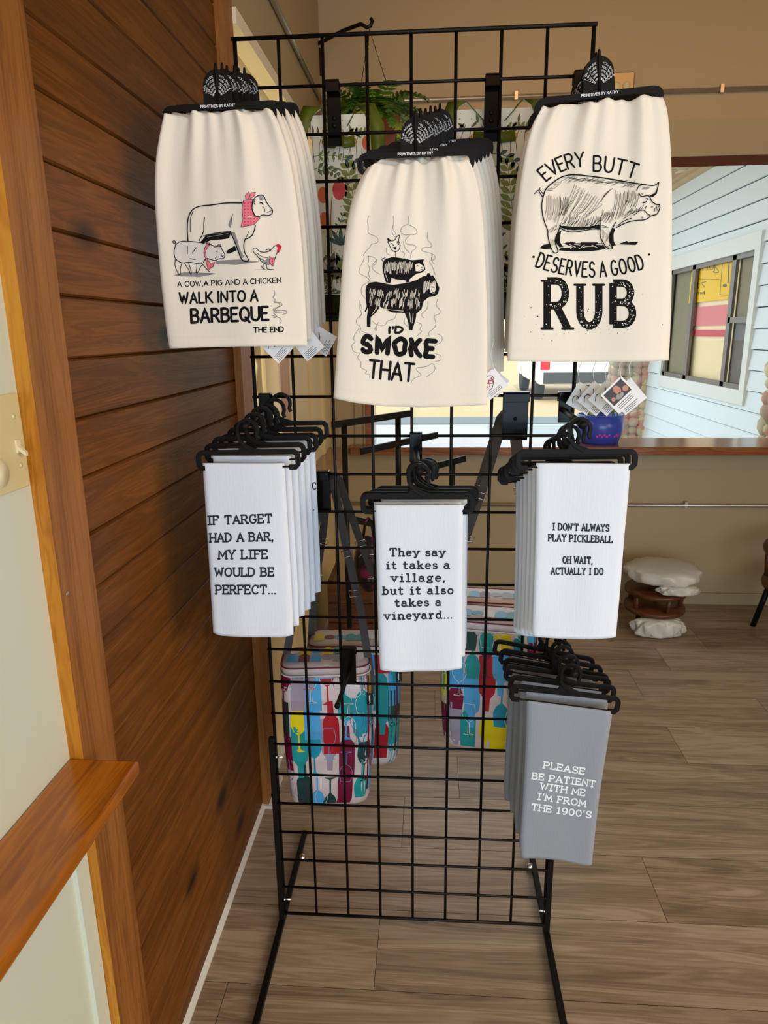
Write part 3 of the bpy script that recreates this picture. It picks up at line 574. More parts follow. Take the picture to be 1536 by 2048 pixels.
    for p in (((860, 560), (900, 590), (950, 600)), ((880, 600), (920, 620)), ((915, 650), (905, 672), (925, 690)), ((935, 652), (940, 684), (992, 690)), ((895, 660), (910, 685)), ((930, 540), (950, 530), (970, 545))): a.stroke(t(*p), 1.25, K, 3)
    a.text('A COW,A PIG AND A CHICKEN', t((252, 825))[0], t((1045, 792))[0], 12.2, 1.9, K)
    a.text('WALK INTO A', t((268, 956))[0], t((866, 936))[0], 25, 4.0, K, wav=.01); a.text('BARBEQUE', t((358, 1106))[0], t((948, 1084))[0], 31.5, 5.2, K, gap=.24); a.text('THE END', t((836, 1176))[0], t((1064, 1170))[0], 12.6, 2.5, K)
    for p in (((992, 848), (1002, 880), (978, 902), (1008, 920), (982, 945), (1046, 938), (1058, 968), (988, 985), (984, 1008), (1080, 998), (1097, 1022), (1062, 1032)), ((976, 1040), (1040, 1058), (1052, 1086), (1036, 1102)), ((1000, 935), (1040, 950), (1030, 975), (990, 1000), (1000, 1020), (1070, 1012)), ((985, 1020), (1020, 1050), (990, 1060))): a.stroke(t(*smooth(list(p))), 1.3, GR, 1)
    return a
# --- stacked animals in smoke ---------------------------------------------------------------------
def art_smoke():
    a = Art(); t = T(3.84, 640, 420); K, WH, GR = range(3); r = random.Random(4)
    cow = [(352, 620), (360, 580), (380, 560), (430, 553), (560, 578), (680, 560), (745, 538), (790, 512), (820, 506), (826, 488), (838, 486), (850, 508), (866, 504), (884, 530), (900, 565), (915, 600), (906, 640), (880, 662), (835, 668), (795, 700), (778, 760), (738, 795), (735, 830), (708, 922), (686, 920), (680, 860), (652, 788), (560, 786), (500, 762), (462, 740), (426, 790), (388, 822), (386, 896), (362, 894), (362, 822), (372, 760), (356, 680)]
    a.fill(t(*cow), K, 0); a.stroke(t(*cow, cow[0]), 1.0, K, 0)
    a.stroke(t(*smooth([(358, 650), (358, 700), (366, 745), (348, 778)])), 2.6, K, 0)
    for i in range(74):
        x = 385 + i * 5.2; top = 600 + r.uniform(0, 40) + (20 if 480 < x < 560 else 0); L_ = r.uniform(30, 62)
        if (i // 3) % 4 != 3: a.stroke(t((x, top), (x - 5, top + L_ * .9)), r.uniform(.5, .95), WH, 1, False)
        if (i // 4) % 3 != 1: a.stroke(t((x, top + 66), (x - 5, top + 66 + L_ * 1.1)), r.uniform(.5, .95), WH, 1, False)
    for i in range(16): x = 800 + i * 6; a.stroke(t((x, 535 + r.uniform(0, 30)), (x - 8, 600 + r.uniform(0, 45))), .9, WH, 1, False)
    a.fill(t((845, 580), (872, 560), (890, 600), (880, 640), (850, 640)), WH, 1); a.stroke(t((858, 590), (876, 594)), 1.8, K, 2); a.stroke(t((850, 640), (880, 630), (896, 636)), 1.5, K, 2); a.stroke(t((856, 612), (866, 632)), 1.0, K, 2)
    for p in (((440, 745), (400, 800)), ((690, 790), (696, 860)), ((715, 795), (708, 870)), ((452, 700), (455, 735)), ((480, 760), (640, 776))): a.stroke(t(*p), .9, WH, 1)
    pig = [(480, 440), (482, 405), (502, 376), (560, 360), (640, 372), (705, 386), (745, 382), (770, 384), (800, 376), (790, 402), (804, 430), (810, 458), (782, 482), (742, 490), (720, 506), (690, 530), (682, 556), (658, 556), (654, 534), (600, 538), (550, 520), (540, 562), (506, 556), (492, 512)]
    a.fill(t(*pig), K, 0); a.stroke(t((486, 400), (474, 376), (500, 366)), 1.4, K, 0)
    for i in range(34):
        x = 500 + i * 6.4; a.stroke(t((x, 392 + r.uniform(0, 26)), (x - 5, 442 + r.uniform(0, 52))), r.uniform(.45, .95), WH, 1, False)
    a.fill(t((730, 420), (760, 408), (795, 432), (800, 458), (770, 472), (735, 470)), WH, 1); a.stroke(t((745, 425), (755, 432)), 1.6, K, 2); a.stroke(t((760, 465), (790, 455), (798, 462)), 1.2, K, 2); a.stroke(t((778, 440), (790, 446)), 1.4, K, 2)
    a.stroke(t((640, 400), (620, 440)), 1, WH, 1); a.stroke(t((505, 500), (520, 540)), 1, WH, 1)
    hen = [(514, 235), (522, 214), (546, 240), (572, 236), (598, 192), (612, 194), (602, 238), (617, 262), (612, 300), (586, 324), (550, 310), (535, 272)]
    a.stroke(t(*smooth(hen, True, 1)), 1.4, K, 0); a.fill(t((522, 214), (548, 240), (520, 246)), K, 0); a.fill(t((558, 285), (590, 280), (580, 310)), K, 0); a.fill(t((590, 240), (604, 244), (608, 270), (596, 262)), K, 0); a.stroke(t((582, 322), (583, 362)), 1.6, K, 0); a.stroke(t((548, 255), (570, 275)), 1.2, K, 0)
    for p in ([(375, 45), (362, 90), (374, 130), (365, 182), (430, 200), (452, 232), (438, 256), (395, 260), (382, 290), (352, 318), (330, 352), (345, 352), (330, 400), (302, 450), (300, 488), (372, 520), (384, 552), (320, 580), (314, 640), (350, 682)],
              [(372, 350), (376, 390), (365, 420), (386, 450), (368, 490), (390, 530)], [(440, 380), (400, 420), (405, 460), (462, 496)], [(365, 355), (420, 360), (440, 400), (410, 430)],
              [(562, 45), (570, 90), (556, 140), (590, 190), (580, 232)], [(556, 140), (552, 180), (585, 215)],
              [(675, 45), (685, 85), (674, 115), (640, 120), (614, 160), (640, 195), (690, 188), (742, 190), (748, 158), (722, 132), (676, 112)], [(690, 195), (652, 226), (664, 268), (732, 268), (742, 292), (700, 322), (696, 372)], [(640, 240), (648, 290), (690, 330)],
              [(828, 170), (820, 222), (862, 268), (850, 290), (790, 286), (776, 316), (850, 330), (886, 352), (884, 382), (832, 390), (868, 440), (886, 500)], [(865, 340), (850, 380), (880, 420)],
              [(310, 690), (296, 740), (326, 800), (282, 832), (275, 872), (320, 902), (298, 950)], [(312, 720), (330, 790), (300, 830)], [(906, 680), (888, 732), (924, 768), (920, 800), (870, 812), (892, 862), (886, 902), (830, 942), (842, 972)], [(830, 700), (830, 760), (770, 800), (800, 830)],
              [(300, 908), (250, 985), (278, 1010), (238, 1040), (262, 1098), (320, 1095), (280, 1132), (322, 1168), (308, 1212), (368, 1232), (342, 1258), (388, 1262), (380, 1290)], [(320, 930), (370, 950), (400, 960)],
              [(900, 950), (940, 968), (938, 1012), (880, 1045)], [(880, 1100), (936, 1120), (928, 1158), (884, 1162)], [(700, 1325), (722, 1290), (790, 1268), (738, 1232), (742, 1208), (820, 1206), (860, 1172), (886, 1200), (880, 1240), (820, 1280)],
              [(590, 790), (575, 840), (515, 850), (500, 892), (430, 880), (400, 850)], [(430, 890), (440, 930), (415, 920), (450, 860)], [(650, 830), (645, 870), (680, 900)], [(740, 860), (790, 880), (760, 920), (790, 930), (740, 970)],
              [(510, 290), (508, 330), (540, 350)], [(620, 315), (655, 330), (640, 365)]):
        a.stroke(t(*smooth(p)), .95, GR, 0, False)
    a.text("I'D", t((528, 955))[0], t((632, 950))[0], 16.5, 4.6, K, wav=.03, slant=.1)
    a.text('SMOKE', t((318, 1105))[0], t((872, 1146))[0], 41, 9.6, K, gap=.46, wav=.05)
    a.text('THAT', t((372, 1296))[0], t((712, 1326))[0], 40, 5.2, K, gap=.22)
    return a
# --- big pig and rub --------------------------------------------------------------------------------
def art_rub():
    a = Art(); t = T(5.689, 1060, 300); c = T(3.84, 1000, 280); K, WH, GR = range(3); r = random.Random(8)
    for p in ([(108, 1118), (150, 1078), (232, 1068), (240, 1128), (160, 1130)], [(370, 1062), (480, 1042), (520, 1058), (700, 1050), (822, 1060), (866, 1128), (700, 1152), (500, 1156), (322, 1146), (350, 1112), (500, 1108)], [(975, 1078), (1100, 1036), (1120, 1050), (1232, 1044), (1200, 1082), (1080, 1076)]): a.fill(t(*p), K, 0)
    for i in range(9): x = 400 + i * 50; a.stroke(t((x, 1080 + r.uniform(-12, 50)), (x + 70, 1076 + r.uniform(-8, 50))), .9, WH, 1, False)
    a.fill(t((935, 885), (972, 888), (948, 960), (952, 1040), (977, 1086), (930, 1092), (903, 1042), (905, 965)), K, 1); a.fill(t((325, 930), (356, 920), (338, 1000), (346, 1060), (386, 1106), (335, 1108), (300, 1062), (284, 1018)), K, 1)
    a.fill(t((340, 858), (450, 872), (600, 876), (700, 868), (792, 846), (802, 905), (720, 893), (620, 906), (500, 914), (420, 906), (345, 886)), K, 1)
    body = [(150, 530), (172, 450), (250, 378), (350, 310), (430, 286), (530, 282), (700, 302), (900, 328), (1080, 362), (1200, 382), (1290, 394)]
    for p, w in ((body, 2.0), ([(150, 530), (130, 620), (140, 740), (165, 830), (205, 920), (198, 970), (225, 1080), (245, 1130), (268, 1175), (322, 1170), (310, 1120), (284, 1060), (285, 1010), (325, 920), (342, 856)], 1.7),
                 ([(340, 892), (420, 930), (500, 936), (620, 918), (720, 898), (800, 906)], 1.5), ([(796, 800), (798, 880), (792, 980), (830, 1060), (880, 1128), (940, 1130), (930, 1092), (905, 1050), (898, 980), (930, 900), (972, 826)], 1.6),
                 ([(1290, 394), (1400, 412), (1440, 392), (1466, 360), (1448, 440), (1422, 500), (1380, 534), (1330, 518), (1262, 536), (1240, 500)], 1.6), ([(1212, 462), (1232, 410), (1290, 394)], 1.5),
                 ([(1362, 540), (1384, 592), (1450, 630), (1466, 616), (1476, 650), (1466, 690), (1440, 738), (1380, 744), (1340, 782), (1290, 800), (1200, 802), (1100, 822), (980, 884)], 1.7), ([(1000, 860), (1060, 810), (1150, 778)], 1.3),
                 ([(150, 545), (112, 492), (92, 452), (48, 502)], 1.4), ([(112, 430), (108, 462), (156, 498)], 1.2), ([(1255, 690), (1285, 682), (1310, 700), (1340, 735), (1362, 742)], 1.5), ([(1320, 640), (1308, 672)], 1.1), ([(1285, 600), (1312, 596), (1322, 588)], 2.2), ([(1315, 556), (1335, 552), (1338, 566)], 1.6),
                 ([(1440, 640), (1428, 700)], 1.0), ([(1458, 640), (1446, 690)], 1.0), ([(1420, 660), (1412, 700)], .8), ([(870, 1090), (900, 1122)], 1.0), ([(900, 1080), (925, 1110)], 1.0), ([(806, 590), (850, 500), (935, 440)], .9), ([(815, 560), (900, 470)], .9), ([(820, 880), (890, 882)], 1.0), ([(815, 860), (870, 872)], .8)):
        a.stroke(t(*smooth(p)), w * 1.2, K, 3)
    a.fill(t((1365, 515), (1420, 490), (1452, 450), (1440, 500), (1385, 545)), K, 2); a.fill(t((1262, 450), (1300, 420), (1370, 430), (1330, 450)), GR, 1); a.disc(t((1388, 648))[0], 2.0, GR, 2); a.disc(t((1275, 768))[0], 2.2, GR, 2); a.disc(t((1275, 498))[0], 1.8, GR, 2)
    def hatch(x0, x1, n, fy0, fy1, lean, w):
        w *= .85; lean += 10
        for i in range(n):
            x = x0 + (x1 - x0) * i / (n - 1); y0_, y1_ = fy0(x) + r.uniform(-30, 30), fy1(x) + r.uniform(-34, 34); k = 5
            a.stroke(t(*[(x + lean * (.5 - j / k) + 14 * math.sin(j / k * 3.1), y0_ + (y1_ - y0_) * j / k) for j in range(k + 1)]), w, K, 2, False)
    hatch(170, 330, 15, lambda x: 530, lambda x: 770 + (x - 170) * .3, 14, .55); hatch(335, 420, 9, lambda x: 560, lambda x: 740, 10, .8)
    hatch(430, 740, 17, lambda x: 400 + (x - 430) * .62, lambda x: 720 + (x - 430) * .12, 150, .75); hatch(360, 780, 34, lambda x: 760 + r.uniform(-30, 30), lambda x: 876, 50, .8)
    hatch(800, 930, 14, lambda x: 690, lambda x: 800, 40, .75); hatch(945, 1080, 10, lambda x: 480, lambda x: 770, 40, .75); hatch(1090, 1210, 10, lambda x: 470 + (x - 1090) * .25, lambda x: 640, 26, .75); hatch(1080, 1260, 14, lambda x: 690 - (x - 1080) * .35, lambda x: 760 - (x - 1080) * .35, 60, .85)
    hatch(200, 320, 9, lambda x: 450 - (x - 200) * .7, lambda x: 480 - (x - 200) * .7, 60, .6); hatch(400, 1180, 46, lambda x: 302 + (x - 400) * .105, lambda x: 342 + (x - 400) * .075, 90, .7)
    hatch(812, 900, 7, lambda x: 930, lambda x: 1040, 0, .6); hatch(225, 300, 6, lambda x: 870, lambda x: 930, 30, .7); hatch(230, 290, 4, lambda x: 1020, lambda x: 1090, -20, .6)
    a.text('EVERY', t((192, 362))[0], t((612, 196))[0], 32, 3.7, K, sag=-7, gap=.24); a.text('BUTT', t((722, 252))[0], t((1178, 338))[0], 34, 3.9, K, sag=-3.5, gap=.32)
    a.text('DESERVES A GOOD', c((270, 978))[0], c((1112, 992))[0], 33, 3.5, K, sag=19, gap=.32); a.disc(c((258, 898))[0], 2.6, K); a.disc(c((1146, 880))[0], 2.4, K)
    def big(ch, x0, x1, ya, yb, w=15):
        W_, st = G[ch]; f = lambda p: c((x0 + p[0] / W_ * (x1 - x0), yb - p[1] * (yb - ya)))[0]
        for q in st: a.stroke([f(p) for p in q], w, K, 0, False)
        for q in st:
            for e, o in ((q[0], q[1]), (q[-1], q[-2])):
                if ch != 'B' and abs(e[1] - round(e[1])) < .02 and abs(e[1] - o[1]) > .3:
                    p = f(e); a.stroke([(p[0] - 11, p[1]), (p[0] + 11, p[1])], 4.5, K, 0)
        P = [f((p[0] + r.uniform(-.05, .05), p[1] + r.uniform(-.015, .015))) for q in st for p in [((1 - u) * q[i][0] + u * q[i + 1][0], (1 - u) * q[i][1] + u * q[i + 1][1]) for i in range(len(q) - 1) for u in (.1, .3, .5, .7, .9)]]
        for p in P:
            if r.random() < .85: a.disc((p[0] + r.uniform(-5, 5), p[1] + r.uniform(-3, 3)), r.choice((.5, .6, .8, 1.2)), WH, 1, 6)
    big('R', 362, 520, 1082, 1448); big('U', 614, 758, 1112, 1428); big('B', 868, 1020, 1098, 1416)
    for i in range(70): a.disc(c((r.gauss(640, 230), r.choice((1480, 1470, 1440, 1200, 1330)) + r.gauss(0, 22)))[0], r.choice((.4, .5, .6, 1.0)), K, 0, 6)
    a.disc(c((288, 1355))[0], 1.6, K); a.disc(c((238, 1288))[0], 1.2, K); a.disc(c((414, 1193))[0], 1.2, WH, 1)
    return a
def art_lines(sc, ox, oy, lines, h, w, serif=.11, gap=.30):
    a = Art(); t = T(sc, ox, oy)
    for s, x0, y0, x1, y1 in lines: a.text(s, t((x0, y0))[0], t((x1, y1))[0], h, w, serif=serif, gap=gap)
    return a
# ================================================================ the wire grid stand
GX0, PITCH, GZ0, WR = -.3048, .0762, .030, .0030
gp = empty('wire_grid_stand', (0, 0, 0), 'tall black wire grid display panel standing on two steel feet', 'display stand')
for i in range(9):
    m = MB(); m.smooth = True; x = GX0 + i * PITCH; m.tube([(x, 0, GZ0 - .002), (x, 0, GZ0 + 24 * PITCH + .004)], WR * (1.25 if i in (0, 8) else 1), 8); m.build('vertical_wire', M['black_wire'], gp)
for j in range(25):
    m = MB(); m.smooth = True; z = GZ0 + j * PITCH; m.tube([(GX0 - .004, -.0045 if j else -.0035, z), (-GX0 + .004, -.0045 if j else -.0035, z)], WR * (1.2 if j in (0, 24) else .95), 8); m.build('horizontal_wire', M['black_wire'], gp)
for s in (-1, 1):
    x = s * (.3048 + .0075)
    lg = MB(); lg.box((x - .0065, -.0065, .010), (x + .0065, .0065, .50)); lg = lg.build('leg', M['black_wire'], gp, bevel=.001)
    m = MB(); m.box((x - .0065, -.305, 0), (x + .0065, .300, .013)); m.build('foot', M['black_wire'], lg, bevel=.001)
    for z in (.067, .452):
        m = MB(); m.smooth = True; q = x - s * .007
        m.tube([(q, -.001, z), (q - s * .016, -.001, z)], .0022, 8); m.lathe([(0, -.002), (.004, -.0015), (.0045, .0015), (0, .002)], (q - s * .001, -.001, z), 10, axis=0); m.build('bolt', M['chrome'], lg)
    m = MB(); m.smooth = True; m.sphere((x + .012 if s < 0 else x - .012, .20, .010), .010, 12, 8); m.build('levelling_glide', M['chrome'], lg)
# ---------------------------------------------------------------- hooks clipped on the grid
def bracket(x, row, width, height, t, front=True, bolts=2, mname='black_gloss'):
    """plate hanging over horizontal wire `row` (counted from the top)"""
    z = GZ0 + (24 - row) * PITCH; sg = -1 if front else 1; m = MB(); w = width / 2
    y0 = -.0098 if front else .0034
    m.box((x - w, y0 - (.003 if front else 0), z - height), (x + w, y0 + (0 if front else .003), z + .0075))
    m.box((x - w, -.0128, z + .0045), (x + w, .0064, z + .0075)); m.box((x - w, (.0034 if front else -.0128), z - .012), (x + w, (.0064 if front else -.0098), z + .0045))
    m.build('bracket', M[mname], t, bevel=.0012)
    for k in range(bolts):
        m = MB(); m.smooth = True; m.lathe([(0, -.0022), (.003, -.0018), (.0038, 0)], (x, y0 - (.0032 if front else .0002), z - height * (.52 + .13 * k)), 10, axis=1); m.build('rivet', M['black_plastic'], t)
def face_hook(x, row, tip, label, width=.024, height=.045, r=.0055, group='hooks on the front of the wire grid', front=True, bolts=0, drop=.028):
    z = GZ0 + (24 - row) * PITCH; t = empty('display_hook', (x, 0, z), label, 'hook', group)
    bracket(x, row, width, height, t, front, bolts)
    a = Vector((x, -.0125 if front else .0065, z - drop)); b = Vector(tip); m = MB(); m.smooth = True; m.tube([a, b], r, 10); m.build('arm', M['black_wire'], t)
    m = MB(); m.smooth = True; d = (b - a).normalized(); m.tube([b - d * .004, b + d * .006], r * 1.3, 10); m.build('end_cap', M['black_plastic'], t)
    return t
# ---------------------------------------------------------------- towels
class Towel:
    def __init__(s, left, right, bottom, yf, th=.0065, seed=0, gather=.005, folds=.003, nu=46, nv=84, hem=True, topw=.0):
        cv = lambda P: np.array([[PY(px, py, yf).x, PY(px, py, yf).z] for px, py in P])
        def par(P): d = np.r_[0, np.cumsum(np.hypot(*np.diff(P, axis=0).T))]; return d / d[-1]
        s.L, s.R = cv(smooth(left, n=2)), cv(smooth(right, n=2)); s.lp, s.rp = par(s.L), par(s.R); s.yf, s.th, s.nu, s.nv = yf, th, nu, nv
        B = cv(bottom); bp = par(B); u = bp; base = s.L[-1][1] + (s.R[-1][1] - s.L[-1][1]) * u; s.bu, s.bz = bp, B[:, 1] - base
        r = np.random.RandomState(seed); s.ph = r.uniform(0, 6.3, 8); s.g, s.fo, s.hem, s.topw = gather, folds, hem, topw
    def side(s, P, p, v): return np.interp(v, p, P[:, 0]), np.interp(v, p, P[:, 1])
    def xz(s, u, v):
        lx, lz = s.side(s.L, s.lp, v); rx, rz = s.side(s.R, s.rp, v)
        x = lx + (rx - lx) * u; z = lz + (rz - lz) * u + np.interp(u, s.bu, s.bz) * v ** 6
        z = z + s.topw * (1 - v) ** 10 * (np.sin(u * 21 + s.ph[6]) + .6 * np.sin(u * 37 + s.ph[7]))
        return x, z
    def rel(s, u, v):
        p = s.ph; k = (1 - v)
        d = s.g * k ** 2.2 * (.6 * np.sin(u * 17 + p[0]) + .4 * np.sin(u * 29 + p[1] + 2 * v) + .5 * np.sin(u * 9 + p[2]))
        d = d + s.fo * (np.sin(u * 6.5 + p[3] + v * 1.5) * (.35 + .65 * np.sin(v * 2.6)) + .45 * np.sin(u * 11 + p[4] - v * 2.4) * v + .3 * np.sin(v * 9 + u * 5 + p[5]))
        d = d + s.g * .5 * k ** 6 * np.sin(u * 46 + p[6])
        edge = np.minimum(u, 1 - u) / .06
        d = d - s.th * .45 * np.clip(1 - edge, 0, 1) ** 2
        if s.hem: d = d - .0009 * np.exp(-((v - .962) / .006) ** 2)
        return d
    def surf(s, u, v, off=0.0):
        x, z = s.xz(u, v); return np.stack([x, s.yf - s.rel(u, v) - off, z], -1)
    def uv(s, X, Z):
        v = np.full_like(X, .5); u = np.full_like(X, .5); H = s.L[-1][1] - s.L[0][1]
        for _ in range(14):
            lx, _z = s.side(s.L, s.lp, v); rx, _z2 = s.side(s.R, s.rp, v); u = (X - lx) / (rx - lx); x, z = s.xz(np.clip(u, 0, 1), v); v = np.clip(v - (z - Z) / H, -.05, 1.05)
        return u, v
    def project(s, P, lay):
        """photo-pixel artwork to the printed face of the towel"""
        d = np.stack([(P[:, 0] - 768) / FPX, (P[:, 1] - 1024) / FPX, np.ones(len(P))], 1) @ RC; y = np.full(len(P), s.yf)
        for _ in range(3):
            t = (y - CP[1]) / d[:, 1]; Q = CP + d * t[:, None]; u, v = s.uv(Q[:, 0], Q[:, 2]); u = np.clip(u, 0, 1); y = s.yf - s.rel(u, v)
        Q[:, 1] = y - .0005 - .00035 * lay
        return Q
    def mesh(s):
        u, v = np.meshgrid(np.linspace(0, 1, s.nu + 1), np.linspace(0, 1, s.nv + 1)); F = s.surf(u, v).reshape(-1, 3); Bk = s.surf(u, v).reshape(-1, 3).copy()
        e = (np.minimum(np.minimum(u, 1 - u) / .04, 1)).reshape(-1); Bk[:, 1] += s.th * (.35 + .65 * e)
        n = len(F); m = MB(); m.smooth = True; W = s.nu + 1; fs = []
        for j in range(s.nv):
            for i in range(s.nu):
                a = j * W + i; fs += [(a, a + W, a + W + 1, a + 1), (n + a, n + a + 1, n + a + W + 1, n + a + W)]
        rim = [i for i in range(W)] + [j * W + s.nu for j in range(1, s.nv + 1)] + [s.nv * W + i for i in range(s.nu - 1, -1, -1)] + [j * W for j in range(s.nv - 1, 0, -1)]
        for a, b in zip(rim, rim[1:] + rim[:1]): fs.append((a, b, n + b, n + a))
        m.add(np.vstack([F, Bk]).tolist(), fs); return m
    def top(s): x, z = s.xz(np.array([.5]), np.array([0.0])); return Vector((float(x[0]), s.yf, float(z[0])))
    def corner(s, u): x, z = s.xz(np.array([float(u)]), np.array([1.0])); return Vector((float(x[0]), s.yf, float(z[0])))
ORD = ['front', 'second', 'third', 'fourth', 'fifth', 'rearmost']
# ---------------------------------------------------------------- hangers
def big_hanger(c, W, roll, label, group):
    """flat plastic loop bar with a lettered fan above it; c is the middle of the bar"""
    t = empty('towel_hanger', c, label, 'hanger', group); R = Matrix.Rotation(-roll, 3, 'Y'); o = Vector(c)
    f = lambda x, z, y=0: o + R @ Vector((x, y, z)); h = .024; w = W / 2; kf = .86
    m = MB(); P = []
    for cx_, cz_, a0 in ((w - .010, -.010, 0), (-w + .010, -.010, 90), (-w + .010, -h + .010, 180), (w - .010, -h + .010, 270)):
        for k in range(5): a = math.radians(a0 + 90 * k / 4); P.append(f(cx_ + .010 * math.cos(a), cz_ + .010 * math.sin(a)))
    m.smooth = False; m.tube(P, 0, flat=(.0016, .0042, R @ Vector((0, 1, 0)), 1), closed=True); m.box((0, 0, 0), (0, 0, 0)) if 0 else None
    m.build('bar', M['black_plastic'], t)
    m = MB(); out = [(-.024, .003), (-.0235, .022)] + [(.0235 * math.cos(math.radians(a)) * (1 if a > 90 else 1), .030 + .030 * math.sin(math.radians(a))) for a in range(170, 5, -15)] + [(.0235, .022), (.024, .003)]
    m.prism([f(x * .95, z * kf, -.0012) for x, z in out], R @ Vector((0, .0024, 0))); fan = m.build('fan_plate', M['black_plastic'], t)
    m = MB(); m.smooth = True; m.tube([f(0, .004, -.002), f(0, .064 * kf, -.002), f(0, .069 * kf, -.001)], [.0022, .0024, .0018], 8); m.build('rib', M['black_plastic'], t)
    a = Art(.001 / 3)
    a.text('PRIMITIVES BY KATHY', (-.027, -.0022), (.027, -.0022), .0044, .0007, flip=-1)
    for k in range(5):
        r_ = .0205 - k * .0036
        for s_, wd in ((-1, 'LOL MADE'), (1, 'YOU SMILE')):
            st, Wt = strokes(wd, gap=.3)
            for q in st:
                P = []
                for x, y in q:
                    u = x / Wt; ang = math.radians((172 - 68 * u) if s_ < 0 else (76 - 68 * u)); rr = r_ + y * .0024; P.append((rr * math.cos(ang), .022 + k * -.0015 + rr * 1.25 * math.sin(ang)))
                a.stroke(P, .00045, 0, 0, False, step=.01)
    def fn(P, lay): Q = np.array([f(x * (.95 if z > .003 else 1), z * (kf if z > .003 else 1), -.0020 if z > .003 else -.0048) for x, z in P]); return Q
    a.build('lettering', M['white_ink'], fn, t)
    return t
def small_hanger(c, W, roll, label, group):
    """black plastic bar with turned-down ends and a question-mark hook; c is the middle of the bar"""
    t = empty('towel_hanger', c, label, 'hanger', group); R = Matrix.Rotation(-roll, 3, 'Y'); o = Vector(c); w = W / 2
    f = lambda x, z, y=0: o + R @ Vector((x, y, z)); Yv = R @ Vector((0, 1, 0))
    m = MB(); P = [f(-w + .016, -.027), f(-w + .006, -.027)] + [f(-w + .009 + .009 * math.cos(math.radians(a)), -.009 + .009 * math.sin(math.radians(a))) for a in range(180, 89, -18)]
    P += [f(w - .009 + .009 * math.cos(math.radians(a)), -.009 + .009 * math.sin(math.radians(a))) for a in range(90, -1, -18)] + [f(w, -.022), f(w - .004, -.027), f(w - .016, -.027)]
    P = [P[0], f(-w + .004, -.027), f(-w, -.022)] + P[2:]
    m.tube(P, 0, flat=(.0024, .0045, Yv, 1)); m.tube([f(-w + .012, -.026), f(w - .012, -.026)], .0019, 8); m.build('bar', M['black_plastic'], t, bevel=.0008)
    m = MB(); hk = [f(.012, .001), f(-.004, .010), f(-.013, .022)] + [f(.003 + .0175 * math.cos(math.radians(a)), .038 + .0175 * math.sin(math.radians(a))) for a in range(195, -31, -15)] + [f(.021, .022)]
    m.tube(hk, 0, flat=(.0036, .0030, Yv, 1)); m.prism([f(-.016, .003, -.0022), f(.028, .003, -.0022), f(.006, .010, -.0022), f(-.010, .020, -.0022)], Yv * .0044); m.build('hook', M['black_plastic'], t, bevel=.0008)
    return t
def stack(spec):
    """one pile of towels on hangers pushed along one hook"""
    T0 = spec['towel']; n = spec.get('n', 6); nm = spec['print']; cl = spec['cloth']; big = spec['big']; yf = T0.yf
    yh = yf + (.0125 if big else .0035); bl, br = PY(*spec['bar'][0], yh), PY(*spec['bar'][1], yh); c = (bl + br) / 2; W = (br - bl).length; roll = math.atan2(br.z - bl.z, br.x - bl.x)
    hf = big_hanger if big else small_hanger
    h0 = hf(c, W, roll, 'front black hanger holding the %s' % nm, spec['hgroup'])
    t0 = empty('kitchen_towel', T0.top(), '%s %s, front of its stack' % (spec['desc'], nm), 'towel', spec['tgroup'])
    T0.mesh().build('cloth', M[cl], t0)
    if spec.get('art'): spec['art'].build('print', spec['inks'], T0.project, t0)
    u = spec['corner'][0]; cr = T0.corner(u); hooks = []
    for i in range(1, n):
        f = i / (n - 1); yb = yf + (spec.get('yr', -.045) - yf) * f; q = PY(*spec['corner'][1], spec.get('yr', -.045)); off = (q - cr) * f; j = spec.get('jit', [0] * n)[i]
        o = Vector((off.x + j, yb - yf, off.z + (.002 * (i % 2) if big else .0025 * (i % 3)))); rz = spec.get('rz', [0] * n)[i]
        dup(h0, c + o, '%s black hanger behind the %s' % (ORD[i] if i < n - 1 else 'rearmost', nm), spec['hgroup'], (0, 0, rz))
        if spec.get('rear_art') and i == n - 1:
            r_ = t0.copy(); COL.objects.link(r_); ORG[r_.name] = T0.top(); k = next(x for x in t0.children if x.name.startswith('cloth')).copy(); COL.objects.link(k); k.parent = r_
            spec['rear_art'].build('print', spec['inks'], T0.project, r_); r_.location = T0.top() + o; r_['label'] = 'rearmost %s behind the %s' % (spec['rdesc'], nm)
        else: dup(t0, T0.top() + o, '%s %s behind the %s' % (ORD[i] if i < n - 1 else 'rearmost', spec['rdesc'], nm), spec['tgroup'], (0, 0, rz))
        hooks.append(o)
    up = .030 if big else .0475; tip = c + Matrix.Rotation(-roll, 3, 'Y') @ Vector((0 if big else .003, 0, up)) + Vector((0, (.006 if big else -.018), 0))
    face_hook(tip.x if not spec.get('hx') else spec['hx'], spec['row'], tip, 'black hook carrying the %s' % spec['hname'], height=.05)
INK = [M['ink'], M['flour'], mat('grey_ink', (138, 134, 132), .8), mat('pink_ink', (232, 118, 134), .8), mat('red_ink', (196, 26, 52), .8), M['flour']]
INK1 = [M['ink'], mat('grey_ink', (138, 134, 132), .8), mat('pale_grey_ink', (222, 215, 206), .8), mat('pink_ink', (232, 118, 134), .8), mat('red_ink', (196, 26, 52), .8), M['flour']]
INK2 = [M['ink'], M['flour'], mat('grey_ink', (138, 134, 132), .8)]
YF = -.178
TB = dict(topw=.0016)
t1 = Towel([(330, 229), (320, 270), (310, 322), (308, 400), (314, 480), (322, 580), (330, 660), (336, 696)], [(544, 220), (560, 250), (578, 310), (590, 380), (601, 470), (607, 560), (611, 640), (613, 692)], [(336, 697), (400, 695), (480, 693), (560, 692), (613, 692)], YF, seed=2, gather=.0075, folds=.0042, **TB)
